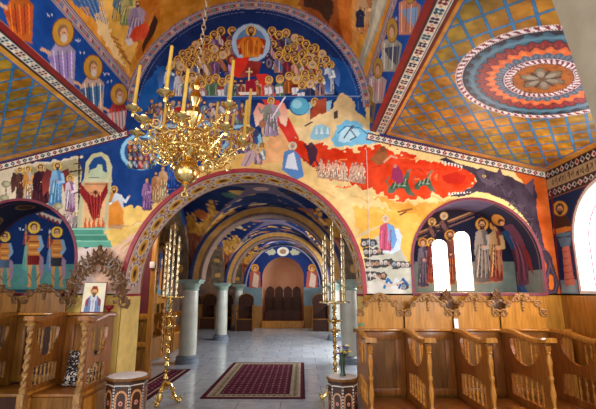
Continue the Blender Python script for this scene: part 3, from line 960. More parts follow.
# plain wall under the frescoes, with the big arch left open
m = MB()
m.box(((XO + XC - AR - .012) / 2, D + .05, DS / 2), (XC - AR - .012 - XO, .1, DS))
tag(m.build('wall_west_lower', M_OCHRE, smooth=False), kind='structure')
m = MB(); m.box(((XW + XC + AR + .012) / 2, D + .05, DS / 2), (XW - XC - AR - .012, .1, DS))
tag(m.build('wall_west_panelling', M_OAKL, smooth=False), kind='structure')
M_ARCHRED = plain('crimson_arch_edge', (150, 30, 40), .45, 0, (176, 44, 50), 10)
M_NICHERED = plain('purple_red_edge', (104, 24, 46), .5, 0, (130, 34, 56), 10)
arch_trim('trim_arch', XC, AR, ASPR, 1.55, .05, D, .015, M_ARCHRED)
arch_trim('trim_niche_right', NCX, NR, NSPR, NB, .035, D, .012, M_NICHERED, True)
arch_trim('trim_niche_left', NLX, NR, NSPR, NB, .035, D, .012, M_NICHERED, True)

# ---------------------------------------------------------------- soffit of the big arch
ARCL = math.pi * AR


def sof_pt(xc, r, spr):
    """canvas (s, y) -> place; s runs along the arch from the right springing (negative below it) to the left"""
    def f(s, y):
        a = s / r
        lowR, lowL = s < 0, s > math.pi * r
        a2 = np.clip(a, 0, math.pi)
        x = xc + r * np.cos(a2); z = spr + r * np.sin(a2)
        z = np.where(lowR, spr + s, np.where(lowL, spr - (s - math.pi * r), z))
        return np.stack([x, y, z], 1)
    return f


S = Canvas(-ASPR, ARCL + ASPR, D, D + ATH, .011, None, (240, 208, 124))
S.poly([(-.1, D), (ARCL + .1, D), (ARCL + .1, D + ATH), (-.1, D + ATH)], (206, 176, 160), raw=True)
for lo, hi, c in ((0, .035, (150, 40, 50)), (.035, .06, (226, 206, 190)), (ATH - .06, ATH - .035, (226, 206, 190)), (ATH - .035, ATH, (120, 40, 50))):
    S.poly([(-.1, D + lo), (ARCL + .1, D + lo), (ARCL + .1, D + hi), (-.1, D + hi)], c, raw=True)
ym = D + ATH / 2
for k in range(13):
    s0 = ARCL * (k + .5) / 13
    # pale leaf fringe, gilt almond, dark heart
    for q_ in range(22):
        a = 2 * math.pi * q_ / 22
        S.poly([(s0 + .15 * math.cos(a - .12), ym + .165 * math.sin(a - .12)), (s0 + .205 * math.cos(a), ym + .225 * math.sin(a)), (s0 + .15 * math.cos(a + .12), ym + .165 * math.sin(a + .12))], (110, 92, 116) if q_ % 2 else (236, 228, 226), raw=True)
    S.ell((s0, ym), .155, .17, (150, 110, 110), raw=True); S.ell((s0, ym), .14, .155, (240, 226, 206), raw=True)
    S.ell((s0, ym), .125, .125, (224, 172, 56), raw=True); S.ell((s0, ym), .07, .06, (150, 84, 40), raw=True); S.ell((s0, ym), .04, .03, (60, 40, 30), raw=True)
    s1 = ARCL * k / 13
    for sg in (-1, 1):
        S.poly([(s1 - .06, ym + sg * .2), (s1, ym + sg * .02), (s1 + .06, ym + sg * .2), (s1, ym + sg * .25)], (224, 170, 60), raw=True)
        S.poly([(s1 - .03, ym + sg * .2), (s1, ym + sg * .1), (s1 + .03, ym + sg * .2)], (130, 56, 60), raw=True)
S.line([(-.1, D), (-.1, D + ATH)], .03, (150, 40, 50), raw=True); S.line([(ARCL + .1, D), (ARCL + .1, D + ATH)], .03, (150, 40, 50), raw=True)
o = S.mesh('trim_arch_soffit', sof_pt(XC, AR, ASPR), None, M_FRESCO)
tag(o, kind='structure')

# ---------------------------------------------------------------- right niche: back wall with two windows, soffit
to_n = lambda p: on_y(p, NY)[:, [0, 2]]
Nc = Canvas(NCX - 1.2, NCX + 1.2, NB - .1, 3.0, .011, to_n, (26, 28, 50))
Nc.poly([(380, 262), (530, 262), (540, 320), (380, 320)], (112, 124, 116), mott=10)
Nc.poly([(395, 222), (440, 212), (475, 200), (475, 212), (417, 238), (395, 240)], (44, 34, 46))
for dy, c, w_ in ((0, (140, 100, 70), 3.4), (-.8, (196, 160, 110), .8), (.9, (110, 50, 50), .8), (5, (120, 90, 80), 1.6)):
    Nc.line([(404, 240 + dy), (420, 233 + dy), (474, 212 + dy)], w_, c)
for x, y in ((432, 222), (444, 216)): bust(Nc, x, y, 4, (70, 50, 60), (130, 90, 80))
fig(Nc, 423, 288, 50, (84, 76, 96), (120, 110, 120), w=.11, hcol=(196, 140, 60)); fig(Nc, 431, 284, 46, (150, 72, 50), (120, 50, 50), w=.1)
fig(Nc, 450, 286, 56, (140, 80, 50), (100, 60, 60), w=.1, hcol=(196, 140, 60))
fig(Nc, 482, 284, 66, (120, 110, 104), (160, 146, 130), w=.12, hcol=(214, 150, 60))
fig(Nc, 496, 283, 64, (150, 70, 54), (186, 146, 96), w=.11, hcol=(214, 150, 60))
fig(Nc, 408, 288, 44, (110, 84, 80), (90, 60, 80), w=.12)
WINS = [((444.5, 289), .145, 1.665, 2.13), ((464, 289), .155, 1.665, 2.29)]
WX = [(float(on_y([(441, 265)], NY)[0, 0]), .115, 1.60, float(on_y([(438, 247)], NY)[0, 2])), (float(on_y([(464, 265)], NY)[0, 0]), .118, 1.60, float(on_y([(462, 239)], NY)[0, 2]))]


def keep_n(U, V):
    k = in_arch(U, V, NCX, NR + .012, NSPR, NB - .05)
    for (x, r, zb, zs) in WX: k &= ~in_arch(U, V, x, r, zs, zb)
    return k


tag(Nc.mesh('wall_niche_right', lambda u, v: np.stack([u, np.full_like(u, NY), v], 1), keep_n, M_FRESCO), kind='structure')


def hit_arch(xc, r, spr):
    """photo point -> (s, y) on the right-hand jamb and haunch of an arch profile"""
    def f(p):
        d = ray(p); out = []
        for q_ in d:
            t = (xc + r) / q_[0]
            P = q_ * t + np.array([0, 0, EYE])
            if P[2] <= spr: out.append((P[2] - spr, P[1])); continue
            ox, oz = -xc, EYE - spr
            A = q_[0] ** 2 + q_[2] ** 2; B = ox * q_[0] + oz * q_[2]; C_ = ox * ox + oz * oz - r * r
            t = (-B + math.sqrt(max(0, B * B - A * C_))) / A
            P = q_ * t + np.array([0, 0, EYE])
            out.append((r * math.atan2(P[2] - spr, P[0] - xc), P[1]))
        return np.array(out)
    return f


ns = NSPR - NB
Sn = Canvas(-ns, math.pi * NR + ns, D, NY, .011, hit_arch(NCX, NR, NSPR), (30, 34, 60))
Sn.poly([(-ns, D), (-.1, D), (-.1, NY), (-ns, NY)], (108, 120, 116), raw=True)
Sn.poly([(NR * 1.2, D), (NR * 2.0, D), (NR * 2.0, NY), (NR * 1.2, NY)], (84, 76, 104), raw=True)  # lavender glow at the crown of the soffit, painted in as colour
Sn.line([(-ns, NY - .02), (math.pi * NR + ns, NY - .02)], .03, (110, 60, 70), raw=True)
Sn.line([(-ns, D + .05), (math.pi * NR + ns, D + .05)], .02, (120, 84, 84), raw=True)
# angel in a halo bending along the soffit
Sn.poly([(503, 226), (512, 224), (522, 238), (528, 262), (529, 284), (519, 288), (516, 262), (508, 240)], (104, 62, 84))
Sn.poly([(520, 240), (530, 256), (534, 276), (526, 262)], (120, 40, 40)); Sn.poly([(500, 232), (508, 230), (516, 246), (512, 250)], (40, 84, 140))
for k in range(4): Sn.line([(510 + k * 3, 236 + k * 3), (519 + k * 3, 280)], .9, sh((104, 62, 84), .6 if k % 2 else 1.4))
Sn.ell((498, 220), 7, 5.2, (196, 140, 60), rot=.5); Sn.ell((501, 222), 3.4, 3, HAIR, rot=.5); Sn.ell((502, 223.5), 2.4, 2.2, SKIN)
for k in range(8): Sn.line([(518 + k, 286 + RND.uniform(-3, 3)), (520 + k, 292)], 1, (40, 90, 160))
tag(Sn.mesh('wall_niche_right_soffit', sof_pt(NCX, NR, NSPR), None, M_FRESCO), kind='structure')
m = MB(); m.box((NCX, (D + NY) / 2, NB - .02), (2 * NR, NY - D, .04)); tag(m.build('trim_niche_right_sill', M_OCHRE, smooth=False), kind='structure')

M_SKYGLOW = glow('daylight_through_pane', (255, 240, 234), 9.0)
M_FRAMEW = plain('window_reveal_plaster', (226, 206, 196), .6)


def window(name, plane, xc, r, spr, zb, depth, bars=True):
    """arched window standing in the XZ plane at y = plane (reveal runs away from the room)"""
    prof = arch_out(xc, r, spr, zb, 16)
    m = MB(); n = len(prof)
    vs = [(a, plane, b) for a, b in prof] + [(a, plane + depth, b) for a, b in prof]
    m.add(vs, [(i, (i + 1) % n, n + (i + 1) % n, n + i) for i in range(n)])
    o = m.build(name, M_FRAMEW)
    tag(o, kind='structure')
    g = MB(); g.add([(a, plane + depth, b) for a, b in prof], [tuple(range(n))]); g.build('pane', M_SKYGLOW, o, smooth=False)
    if bars:
        b_ = MB(); b_.box((xc, plane + depth - .012, (zb + spr + r) / 2), (.012, .015, spr + r - zb))
        b_.build('glazing_bar', M_PINKW, o)
    return o


M_PINKW = plain('pinkish_white_paint', (236, 206, 206), .5)
for k, (x, r, zb, zs) in enumerate(WX): window('window_%d' % (k + 2), NY, x, r, zs, zb, .14, False)

# ---------------------------------------------------------------- left niche
Nl = Canvas(NLX - 1.0, NLX + 1.0, NB - .1, 3.0, .011, to_n, (20, 44, 92))
Nl.poly([(-40, 264), (80, 264), (80, 320), (-40, 320)], (84, 136, 132), mott=10)
Nl.poly([(-40, 289), (80, 289), (80, 320), (-40, 320)], (40, 70, 84))
Nl.poly([(36, 214), (42, 212), (62, 220), (60, 224)], (206, 190, 170))
for k in range(5): Nl.poly([(38 + k * 4.4, 214 + k * 1.9), (40 + k * 4.4, 212.6 + k * 1.9), (42 + k * 4.4, 216 + k * 1.9), (40 + k * 4.4, 217.5 + k * 1.9)], (140, 40, 46))


def warrior(cv, x, y, h, cape, tunic, legs):
    def Q(pts): return [(x + a * h * .72, y - b * h) for a, b in pts]
    cv.poly(Q([(-.1, .78), (-.2, .6), (-.26, .28), (-.12, .24), (-.02, .5)]), cape)
    for sd in (-1, 1):
        cv.poly(Q([(sd * .03, .4), (sd * .12, .38), (sd * .13, .2), (sd * .12, .05), (sd * .16, 0), (sd * .06, 0), (sd * .06, .2)]), legs)
        cv.line(Q([(sd * .06, .12), (sd * .12, .2)]), .02 * h, sh(legs, .6))
    cv.poly(Q([(-.14, .34), (.14, .34), (.13, .5), (-.13, .5)]), tunic, col2=sh(tunic, .7), axis=Q([(-.1, .4), (.14, .4)]))
    for k in range(6): cv.line(Q([(-.12 + k * .048, .49), (-.13 + k * .052, .35)]), .012 * h, sh(tunic, .55))
    cv.poly(Q([(-.12, .78), (.12, .78), (.14, .64), (.11, .48), (-.11, .48), (-.14, .64)]), (206, 128, 60))
    for r_ in range(4): cv.line(Q([(-.1, .52 + r_ * .055), (.1, .52 + r_ * .055)]), .014 * h, (120, 60, 34) if r_ % 2 else (236, 180, 90))
    cv.line(Q([(.12, .76), (.17, .62), (.1, .55)]), .055 * h, (130, 160, 186)); cv.line(Q([(-.12, .76), (-.19, .66), (-.17, .82)]), .055 * h, (150, 60, 60))
    cv.line(Q([(-.17, .95), (-.17, .3)]), .016 * h, (190, 150, 90))
    cv.poly(Q([(.12, .5), (.2, .44), (.2, .2), (.14, .1), (.1, .3)]), (150, 120, 140))
    hx, hy = Q([(0, .9)])[0]
    halo(cv, hx, hy, .092 * h, (236, 190, 70)); face(cv, hx, hy, .055 * h, HAIR, False)


warrior(Nl, 34, 287, 66, (96, 160, 150), (150, 40, 36), (206, 150, 90)); warrior(Nl, 57, 287, 61, (90, 130, 170), (60, 60, 70), (196, 140, 84)); warrior(Nl, 5, 287, 56, (150, 60, 50), (96, 120, 150), (180, 140, 100))
for p in ((40, 229), (50, 231), (20, 229)): script_marks(Nl, p[0], p[1], 2, 3.5)
tag(Nl.mesh('wall_niche_left', lambda u, v: np.stack([u, np.full_like(u, NY), v], 1), lambda U, V: in_arch(U, V, NLX, NR + .012, NSPR, NB - .05), M_FRESCO), kind='structure')
Sl = Canvas(-ns, math.pi * NR + ns, D, NY, .012, None, (36, 40, 62))
Sl.line([(-ns, NY - .02), (math.pi * NR + ns, NY - .02)], .03, (110, 60, 70), raw=True)
Sl.line([(-ns, D + .1), (math.pi * NR + ns, D + .1)], .03, (96, 56, 70), raw=True)
for k in range(5):
    Sl.ell((.5 + k * .5, D + .36), .13, .13, (120, 90, 60), raw=True); Sl.ell((.5 + k * .5, D + .36), .09, .1, (70, 50, 44), raw=True)
tag(Sl.mesh('wall_niche_left_soffit', sof_pt(NLX, NR, NSPR), None, M_FRESCO), kind='structure')
m = MB(); m.box((NLX, (D + NY) / 2, NB - .02), (2 * NR, NY - D, .04)); tag(m.build('trim_niche_left_sill', M_OCHRE, smooth=False), kind='structure')
# ---------------------------------------------------------------- nave: side walls and barrel vault (one profile per side, seen as one painted shell)
Y0 = -.4
A0 = math.asin((VW - VZ) / VR)
VA = (math.pi - 2 * A0) * VR


def vault_pt(s, y):
    a = A0 + np.clip(s, 0, VA) / VR
    x = XC + VR * np.cos(a); z = VZ + VR * np.sin(a)
    z = np.where(s < 0, VW + s, np.where(s > VA, VW - (s - VA), z))
    x = np.where(s < 0, XR, np.where(s > VA, XL, x))
    return np.stack([x, y, z], 1)


def vault_hit(p):
    out = []
    for q_ in ray(p):
        A = q_[0] ** 2 + q_[2] ** 2; ox, oz = -XC, EYE - VZ
        B = ox * q_[0] + oz * q_[2]; C_ = ox * ox + oz * oz - VR * VR
        t = (-B + math.sqrt(max(0, B * B - A * C_))) / A
        P = q_ * t + np.array([0, 0, EYE])
        if P[2] < VW or P[0] < XL or P[0] > XR:
            X = XL if q_[0] < 0 else XR
            P = q_ * (X / q_[0]) + np.array([0, 0, EYE])
            out.append((P[2] - VW if X == XR else VA + VW - P[2], P[1])); continue
        out.append((VR * (math.atan2(P[2] - VZ, P[0] - XC) - A0), P[1]))
    return np.array(out)


LOW = VW - ZI
V = Canvas(-LOW, VA + LOW, Y0, D, .0125, vault_hit, (214, 142, 48))
V.poly([(-LOW, Y0), (VA + LOW, Y0), (VA + LOW, D), (-LOW, D)], (222, 150, 50), raw=True, mott=22)
# gilded mountains and drapery of the vault scenes
V.poly([(80, -30), (150, -30), (140, 40), (129, 74), (110, 50), (96, 20)], (238, 184, 84), mott=18, wob=.03)
V.poly([(70, 0), (78, 8), (88, 8), (94, 20), (104, 30), (98, 0), (80, -20)], (70, 110, 166), wob=.02)
V.poly([(94, 14), (104, 10), (110, 30), (122, 60), (128, 72), (112, 54), (98, 32)], (246, 214, 150), wob=.03)
for k in range(12): V.line([(74 + k * 2.4, -4), (86 + k * 2, 14 + k)], .7, (130, 160, 200) if k % 2 else (46, 80, 130))
V.poly([(138, -10), (165, -20), (172, 10), (160, 30), (148, 50), (136, 62), (140, 30)], (206, 120, 36), mott=20, wob=.02)
V.poly([(160, -20), (212, -20), (196, 14), (172, 26), (150, 46), (160, 20)], (214, 140, 40), mott=18, wob=.02)
V.poly([(155, 14), (158, 22), (154, 34), (146, 46), (143, 54), (142, 46), (147, 34)], (74, 44, 34))
for (x, y, h, a, b_) in [(118, 22, 36, (226, 176, 70), (90, 130, 150)), (126, 26, 34, (140, 160, 100), (196, 180, 110)), (134, 42, 42, (196, 180, 200), (160, 140, 170))]:
    fig(V, x, y, h, a, b_, w=.2, hl=False, lean=.1)
V.poly([(128, 40), (134, 28), (146, 22), (150, 28), (146, 38), (136, 42)], (228, 84, 46), mott=16); V.ell((147, 17), 3, 3.4, (200, 120, 80))
V.poly([(125, 40), (131, 38), (134, 44), (128, 46)], (236, 226, 220))
for k in range(5): V.line([(111 + k * 3, 36 + k * 5), (118 + k * 3, 40 + k * 6)], 2, (176, 110, 44))
# right haunch of the vault: dark hill, orange flames, figures
V.poly([(296, -30), (352, -30), (350, 10), (344, 40), (356, 66), (340, 52), (322, 24), (300, 8)], (176, 92, 40), mott=24, wob=.03)
V.poly([(300, -20), (322, -20), (334, 6), (330, 24), (318, 12), (304, 6)], (86, 56, 40), wob=.03, mott=10)
V.poly([(336, -16), (352, -16), (350, 14), (352, 44), (346, 48), (340, 26)], (222, 120, 40), mott=16)
V.poly([(352, -20), (360, -20), (366, 4), (362, 20), (356, 50), (352, 40)], (236, 160, 84), mott=20)
fig(V, 366, 34, 44, (226, 150, 90), (236, 190, 140), w=.22, hl=False); fig(V, 360, 28, 22, (50, 60, 90), None, w=.2, hl=False)
V.poly([(374, -20), (394, -20), (378, 30), (362, 70), (358, 62), (370, 24)], (176, 172, 150), mott=14, wob=.02)
V.poly([(382, -20), (392, -20), (376, 28), (364, 58), (372, 26)], (214, 206, 180), mott=10)
# blue walls with the prophets below the side bands
for s0, s1 in ((-LOW, 0), (VA, VA + LOW)):
    V.poly([(s0, Y0), (s1, Y0), (s1, D), (s0, D)], (20, 74, 156), raw=True, mott=10)


def side_band(sc):
    def at(t): return np.array([sc, Y0 + t * (D - Y0)]), np.array([0.0, 1.0])
    band(V, at, 6, .16, D - Y0)


side_band(-.015); side_band(VA + .015)
ROSE = [((63, 33), 16, (180, 170, 206), (150, 130, 190)), ((93, 68), 14, (226, 196, 176), (60, 110, 160)), ((119, 95), 12.5, (190, 60, 56), (214, 196, 190)), ((20, -14), 17, (214, 110, 40), (190, 80, 40))]
for (x, y), r, a, b_ in ROSE:
    V.poly([(x - r * .5, y + r * 2.9), (x - r * .95, y + r * 1.4), (x - r * .4, y + r * .6), (x + r * .3, y + r * .6), (x + r * .8, y + r * 1.1), (x + r * .7, y + r * 3.4)], a, col2=sh(a, .75), axis=[(x - r, y), (x + r, y)])
    V.poly([(x - r * 1.0, y + r * 1.5), (x + r * .75, y + r * 1.2), (x + r * .6, y + r * 2.1), (x + r * .2, y + r * 3.0), (x - r * .5, y + r * 2.2)], b_, col2=sh(b_, 1.2), axis=[(x - r, y), (x + r, y)])
    for k in range(5): V.line([(x - r * .6 + k * r * .28, y + r * 1.1), (x - r * .4 + k * r * .24, y + r * 2.8)], 1.0, sh(b_ if k % 2 else a, .65 if k % 2 else 1.3))
    V.ell((x, y - r * .05), r * .72, r * .92, (120, 60, 30)); V.ell((x, y - r * .05), r * .66, r * .86, (206, 158, 60))
    V.ell((x, y - r * .1), r * .32, r * .46, (150, 110, 80)); V.ell((x + r * .06, y + r * .06), r * .24, r * .38, (226, 180, 140))
    V.ell((x + r * .06, y + r * .36), r * .2, r * .26, (220, 210, 200)); V.line([(x - r * .04, y - r * .02), (x + r * .2, y - r * .02)], .8, (70, 40, 30))
    V.line([(x - r * .8, y + r * 1.3), (x - r * 1.1, y + r * 1.1), (x - r * 1.35, y + r * 1.0)], r * .2, (226, 180, 140))
    script_marks(V, x + r * .85, y + r * .45, 2, 4); script_marks(V, x - r * .9, y - r * 1.1, 2, 4)
for (x, y), r, a, b_ in [((392, 30), 13, (190, 190, 176), (70, 80, 110)), ((378, 68), 11, (222, 200, 196), (206, 150, 150)), ((369, 94), 9, (190, 150, 60), (60, 80, 130)), ((410, -10), 14, (226, 150, 120), (120, 160, 200))]:
    V.poly([(x - r * .8, y + r * 3.2), (x - r * .8, y + r * .9), (x, y + r * .5), (x + r * .8, y + r * 1.1), (x + r * .4, y + r * 3.2)], a, col2=sh(a, .75), axis=[(x - r, y), (x + r, y)])
    V.poly([(x - r * .7, y + r * 1.4), (x + r * .6, y + r * 1.2), (x + r * .4, y + r * 2.8), (x - r * .2, y + r * 2.2)], b_)
    for k in range(4): V.line([(x - r * .6 + k * r * .35, y + r), (x - r * .6 + k * r * .3, y + r * 3)], .8, sh(a, .65 if k % 2 else 1.25))
    V.ell((x, y), r * .46, r * 1.0, (110, 60, 30)); V.ell((x, y), r * .42, r * .94, (190, 150, 64))
    V.ell((x, y + r * .02), r * .24, r * .5, (140, 110, 84)); V.ell((x - r * .03, y + r * .2), r * .17, r * .42, (216, 176, 140))
    script_marks(V, x + r * .3, y - r * .9, 1, 3.4)
o = V.mesh('ceiling_vault', vault_pt, None, M_FRESCO)
tag(o, kind='structure')


# ---------------------------------------------------------------- sloping aisle ceilings: blue lattice on gilding
SL = math.hypot(XW - XR, ZI - ZO)


def ceil_paint(cv, right):
    s, y = cv.U, cv.V
    n = cv.n3 * .9 + cv.n1 * .5
    n2 = vnoise(s, y, .35, 9) - .5
    base = np.array((158, 114, 26.)) + (n[..., None] * np.array((80, 66, 30.))) + n2[..., None] * np.array((50, -4, -20.))
    cv.a[:] = base
    if right: dirs = ((.62, .785), (.64, -.77)); sp_ = (.175, .198)
    else: dirs = ((.64, .77), (1.0, -.06)); sp_ = (.19, .175)
    for (dx, dy), sp in zip(dirs, sp_):
        d = (s * -dy + y * dx) / sp
        w = np.abs(d - np.round(d)) * sp
        cv.a[w < .0135] = (30, 84, 120); cv.a[w < .0085] = (40, 124, 176)
    if right:
        ms, my, R = 1.285, 3.48, .755
        r = np.hypot(s - ms, y - my) / R
        th = np.arctan2(y - my, s - ms)
        def put(mask, c): cv.a[mask] = c
        def twist(r0, r1, n_):
            put((r < r1) & (r > r0), (120, 26, 40))
            t = (r - r0) / (r1 - r0)
            ph = (th / (2 * math.pi) * n_ + .45 * t)
            f = np.abs(ph - np.floor(ph) - .5) * 2
            put((t > .08) & (t < .92) & (f > .28 + .35 * t), (232, 222, 222))
        put(r < 1.0, (226, 214, 210)); twist(.925, .99, 64)
        put(r < .915, (24, 34, 50))
        wv = np.sin(th * 30)
        put(r < .86 + .03 * wv, (50, 96, 118)); put((r < .82 + .012 * np.sin(th * 30 + 1)) & (r > .77), (80, 124, 142))
        blob = (np.abs(r - .865) < .022) & (np.sin(th * 30 + 2.2) > .5); put(blob, (16, 24, 36))
        put(r < .745 + .022 * np.sin(th * 36), (20, 24, 40)); put(r < .725 + .025 * np.sin(th * 36), (128, 34, 40)); put((r < .70) & (np.sin(th * 72) > .4), (160, 50, 50))
        put(r < .64 + .03 * np.sin(th * 28), (96, 30, 50)); put(r < .615 + .032 * np.sin(th * 28), (226, 104, 44)); put((r < .58 + .02 * np.sin(th * 28)) & (np.sin(th * 28) > .2), (236, 130, 64))
        put(r < .52 + .02 * np.sin(th * 28 + .5), (74, 96, 116)); put((r < .5) & (np.sin(th * 56) > 0), (110, 130, 146))
        put(r < .44, (80, 40, 90)); put(r < .425, (232, 222, 222)); twist(.335, .415, 40)
        put(r < .33, (120, 60, 24)); put(r < .315, (176, 98, 22))
        m_ = (r < .3) & (((np.sin(s * 60) * np.sin(y * 60)) > .45)); put(m_, (150, 76, 24))
        pet = np.abs(np.cos(th * 3 + .4)) ** .8 * .21 + .03
        put(r < pet + .015, (84, 60, 40)); put(r < pet, (128, 116, 92)); put((r < pet - .06) & (r > .06), (158, 150, 132)); put((np.abs(np.sin(th * 3 + .4)) > .93) & (r < .2), (70, 60, 56)); put(r < .035, (110, 80, 50))
    # borders
    s0 = s; s = s / .76; e = .36
    put = lambda m_, c: cv.a.__setitem__(m_, c)
    edge = (s < e) | (s0 > SL - .10) | (y > D - .13)
    gold = np.array((206, 140, 46.)) + n[..., None] * 40
    cv.a[edge] = gold[edge]
    fr = ((np.abs(s - e) < .012) & (y < D - .13)) | ((np.abs(s0 - (SL - .10)) < .01) & (y < D - .13)) | ((np.abs(y - (D - .13)) < .012) & (s > e))
    put(fr, (40, 100, 160))
    if right: put((s < .31) & (s > .26), (120, 30, 26))
    put(s < .27, (44, 30, 30)); put(s < .26, (230, 218, 196))
    k = np.floor(y / .114).astype(int); fy = y / .114 - k - .5; fs = (s - .175) / .15
    c4 = np.minimum(np.hypot(fs - .17, fy - .17), np.hypot(fs + .17, fy - .17)); c4 = np.minimum(c4, np.minimum(np.hypot(fs - .17, fy + .17), np.hypot(fs + .17, fy + .17)))
    cols = np.array([(120, 24, 34), (30, 90, 110), (36, 40, 70)], float)
    mk = (s > .1) & (s < .25) & (c4 < .16)
    cv.a[mk] = cols[k[mk] % 3]
    put((s > .1) & (s < .25) & (np.abs(fs) + np.abs(np.abs(fy) - .5) < .14), (206, 140, 60)); put((s > .1) & (s < .25) & (np.hypot(fs, fy) < .07), (236, 220, 190))
    put((np.abs(s - .105) < .008) | (np.abs(s - .245) < .008), (60, 40, 40))
    put(s < .095, (140, 34, 32)); put((s < .095) & (s > .08), (96, 24, 24))


CR = Canvas(0, SL, .2, D, .0085, None, (190, 132, 40)); ceil_paint(CR, True)
dx_, dz_ = (XW - XR) / SL, (ZI - ZO) / SL
tag(CR.mesh('ceiling_south_aisle', lambda s, y: np.stack([XR + s * dx_, y, ZI - s * dz_], 1), None, M_CEIL), kind='structure')
CL = Canvas(0, SL, .2, D, .0095, None, (190, 132, 40)); ceil_paint(CL, False)
tag(CL.mesh('ceiling_north_aisle', lambda s, y: np.stack([XL - s * dx_, y, ZI - s * dz_], 1), None, M_CEIL), kind='structure')

# ---------------------------------------------------------------- south wall with the big arched window
to_r = lambda p: on_x(p, XW)[:, [1, 2]]
WY, WR_, WS, WB = 4.42, .66, 2.17, 1.60
Rw = Canvas(.2, D, DS - .02, ZO + .03, .011, to_r, (30, 40, 70))
Rw.poly([(2.5, ZO + .1), (D, ZO + .1), (D, 2.78), (2.5, 2.78)], (150, 100, 60), raw=True)
for (za, zb_, c) in ((3.20, 3.09, (60, 34, 34)), (3.085, 2.95, (176, 150, 110)), (2.945, 2.83, (70, 40, 40)), (2.82, 1.0, (30, 44, 80))):
    Rw.poly([(.2, za), (D, za), (D, zb_), (.2, zb_)], c, raw=True)
for z in (3.145, 2.887):
    for k in range(50):
        yy = D - .06 - k * .1
        Rw.poly([(yy - .045, z), (yy, z + .042), (yy + .045, z), (yy, z - .042)], (230, 216, 196), raw=True); Rw.poly([(yy - .03, z), (yy, z + .028), (yy + .03, z), (yy, z - .028)], [(150, 36, 40), (50, 70, 110), (30, 60, 60)][k % 3], raw=True)
for k in range(26):   # letter-like strokes of the inscription
    yy = D - .12 - k * .085
    for _ in range(3): Rw.line([(yy + RND.uniform(-.03, .03), 3.02 + RND.uniform(-.045, .045)), (yy + RND.uniform(-.03, .03), 3.02 + RND.uniform(-.045, .045))], .012, (90, 50, 34), raw=True)
    Rw.line([(yy - .03, 2.975), (yy - .03, 3.062)], .012, (90, 50, 34), raw=True)
Rw.poly([(545, 280), (600, 280), (600, 310), (545, 310)], (120, 140, 150))
# pillar saint by the window
Rw.poly([(561, 292), (577, 292), (574, 284), (563, 284)], (140, 160, 160)); Rw.poly([(562, 246), (569, 245), (575, 285), (565, 286)], (196, 110, 90))
for k in range(5): Rw.line([(562.5 + k * .6, 252 + k * 7), (571 + k * .9, 250 + k * 7)], .8, (150, 70, 60))
Rw.poly([(556, 234), (573, 231), (570, 246), (561, 247)], (96, 120, 140)); Rw.line([(556, 238), (572, 236)], 1.2, (50, 70, 90))
Rw.poly([(553, 232), (552, 224), (557, 214), (565, 213), (571, 222), (571, 231)], (70, 44, 34)); Rw.poly([(553, 229), (571, 226), (571, 231), (554, 234)], (206, 120, 50))
halo(Rw, 560, 208.5, 7.5, (206, 150, 64)); face(Rw, 560, 209, 4.4, (60, 44, 40), True)
Rw.line([(545, 297), (600, 297)], 2.4, (110, 26, 40)); Rw.line([(551.5, 192), (561, 297)], 1.6, (110, 30, 40))
Rw.poly(arch_out(WY, WR_ + .05, WS, WB - .04), (226, 214, 200), raw=True); Rw.line(arch_out(WY, WR_ + .055, WS, WB - .04), .02, (120, 40, 50), raw=True)


def keep_r(U, V_): return ~in_arch(U, V_, WY, WR_, WS, WB)


tag(Rw.mesh('wall_south', lambda y, z: np.stack([np.full_like(y, XW), y, z], 1), keep_r, M_FRESCO), kind='structure')
m = MB(); m.box((XW + .05, (D + .2) / 2, DS / 2), (.1, D - .2, DS)); tag(m.build('wall_south_lower', M_OAK, smooth=False), kind='structure')
prof = arch_out(WY, WR_, WS, WB, 20); n = len(prof)
m = MB(); m.add([(XW, a, b) for a, b in prof] + [(XW + .14, a + .0, b) for a, b in prof], [(i, (i + 1) % n, n + (i + 1) % n, n + i) for i in range(n)])
wo = tag(m.build('window_1', M_FRAMEW), kind='structure')
g = MB(); g.add([(XW + .14, a, b) for a, b in prof], [tuple(range(n))]); g.build('pane', M_SKYGLOW, wo, smooth=False)
M_PINKBAR = plain('rose_glazing_lead', (206, 120, 140), .5)
b_ = MB(); b_.tube([(XW + .08, a, b) for a, b in arch_out(WY, .52, WS, WB, 16)], .013, 6); b_.tube([(XW + .08, WY, WB), (XW + .08, WY, WS + WR_)], .013, 6)
b_.tube([(XW + .08, a, b) for a, b in arch_out(WY, .46, WS, WB, 16)], .009, 6)
b_.build('glazing_bar', M_PINKBAR, wo)
# north wall (beyond the left edge of the picture)
m = MB(); m.box((XO - .05, (D + .2) / 2, ZO / 2), (.1, D - .2, ZO)); tag(m.build('wall_north', plain('cream_blue_plaster', (120, 130, 150), .7, 0, (196, 180, 150), 1.5), smooth=False), kind='structure')

# near stone arch, its haunch crossing the top right corner
m = MB()
ya = 2.2
edge = [on_y([p], ya)[0] for p in ((536, -60), (552, 0), (563, 30), (574, 62), (585, 95), (596, 128), (604, 160))]
edge = [(e_[0], e_[2]) for e_ in edge] + [(1.72, 1.2), (1.74, 0.0)]
outer = [(1.98, 0.0), (1.98, 3.58), (1.40, 3.74)]
m.plate(edge + outer, [], .5, T(0, ya - .25, 0))
tag(m.build('trim_stone_arch', M_BEIGE, ang=30), kind='structure')
# ---------------------------------------------------------------- the hall beyond the arch
HY = [D + ATH, 9.8, 14.2, 18.5]
CS = 1.85                       # springing above the capitals
HXL, HXR = -2.62, 0.99
HC = (HXL + HXR) / 2
HR = (HXR - HXL) / 2


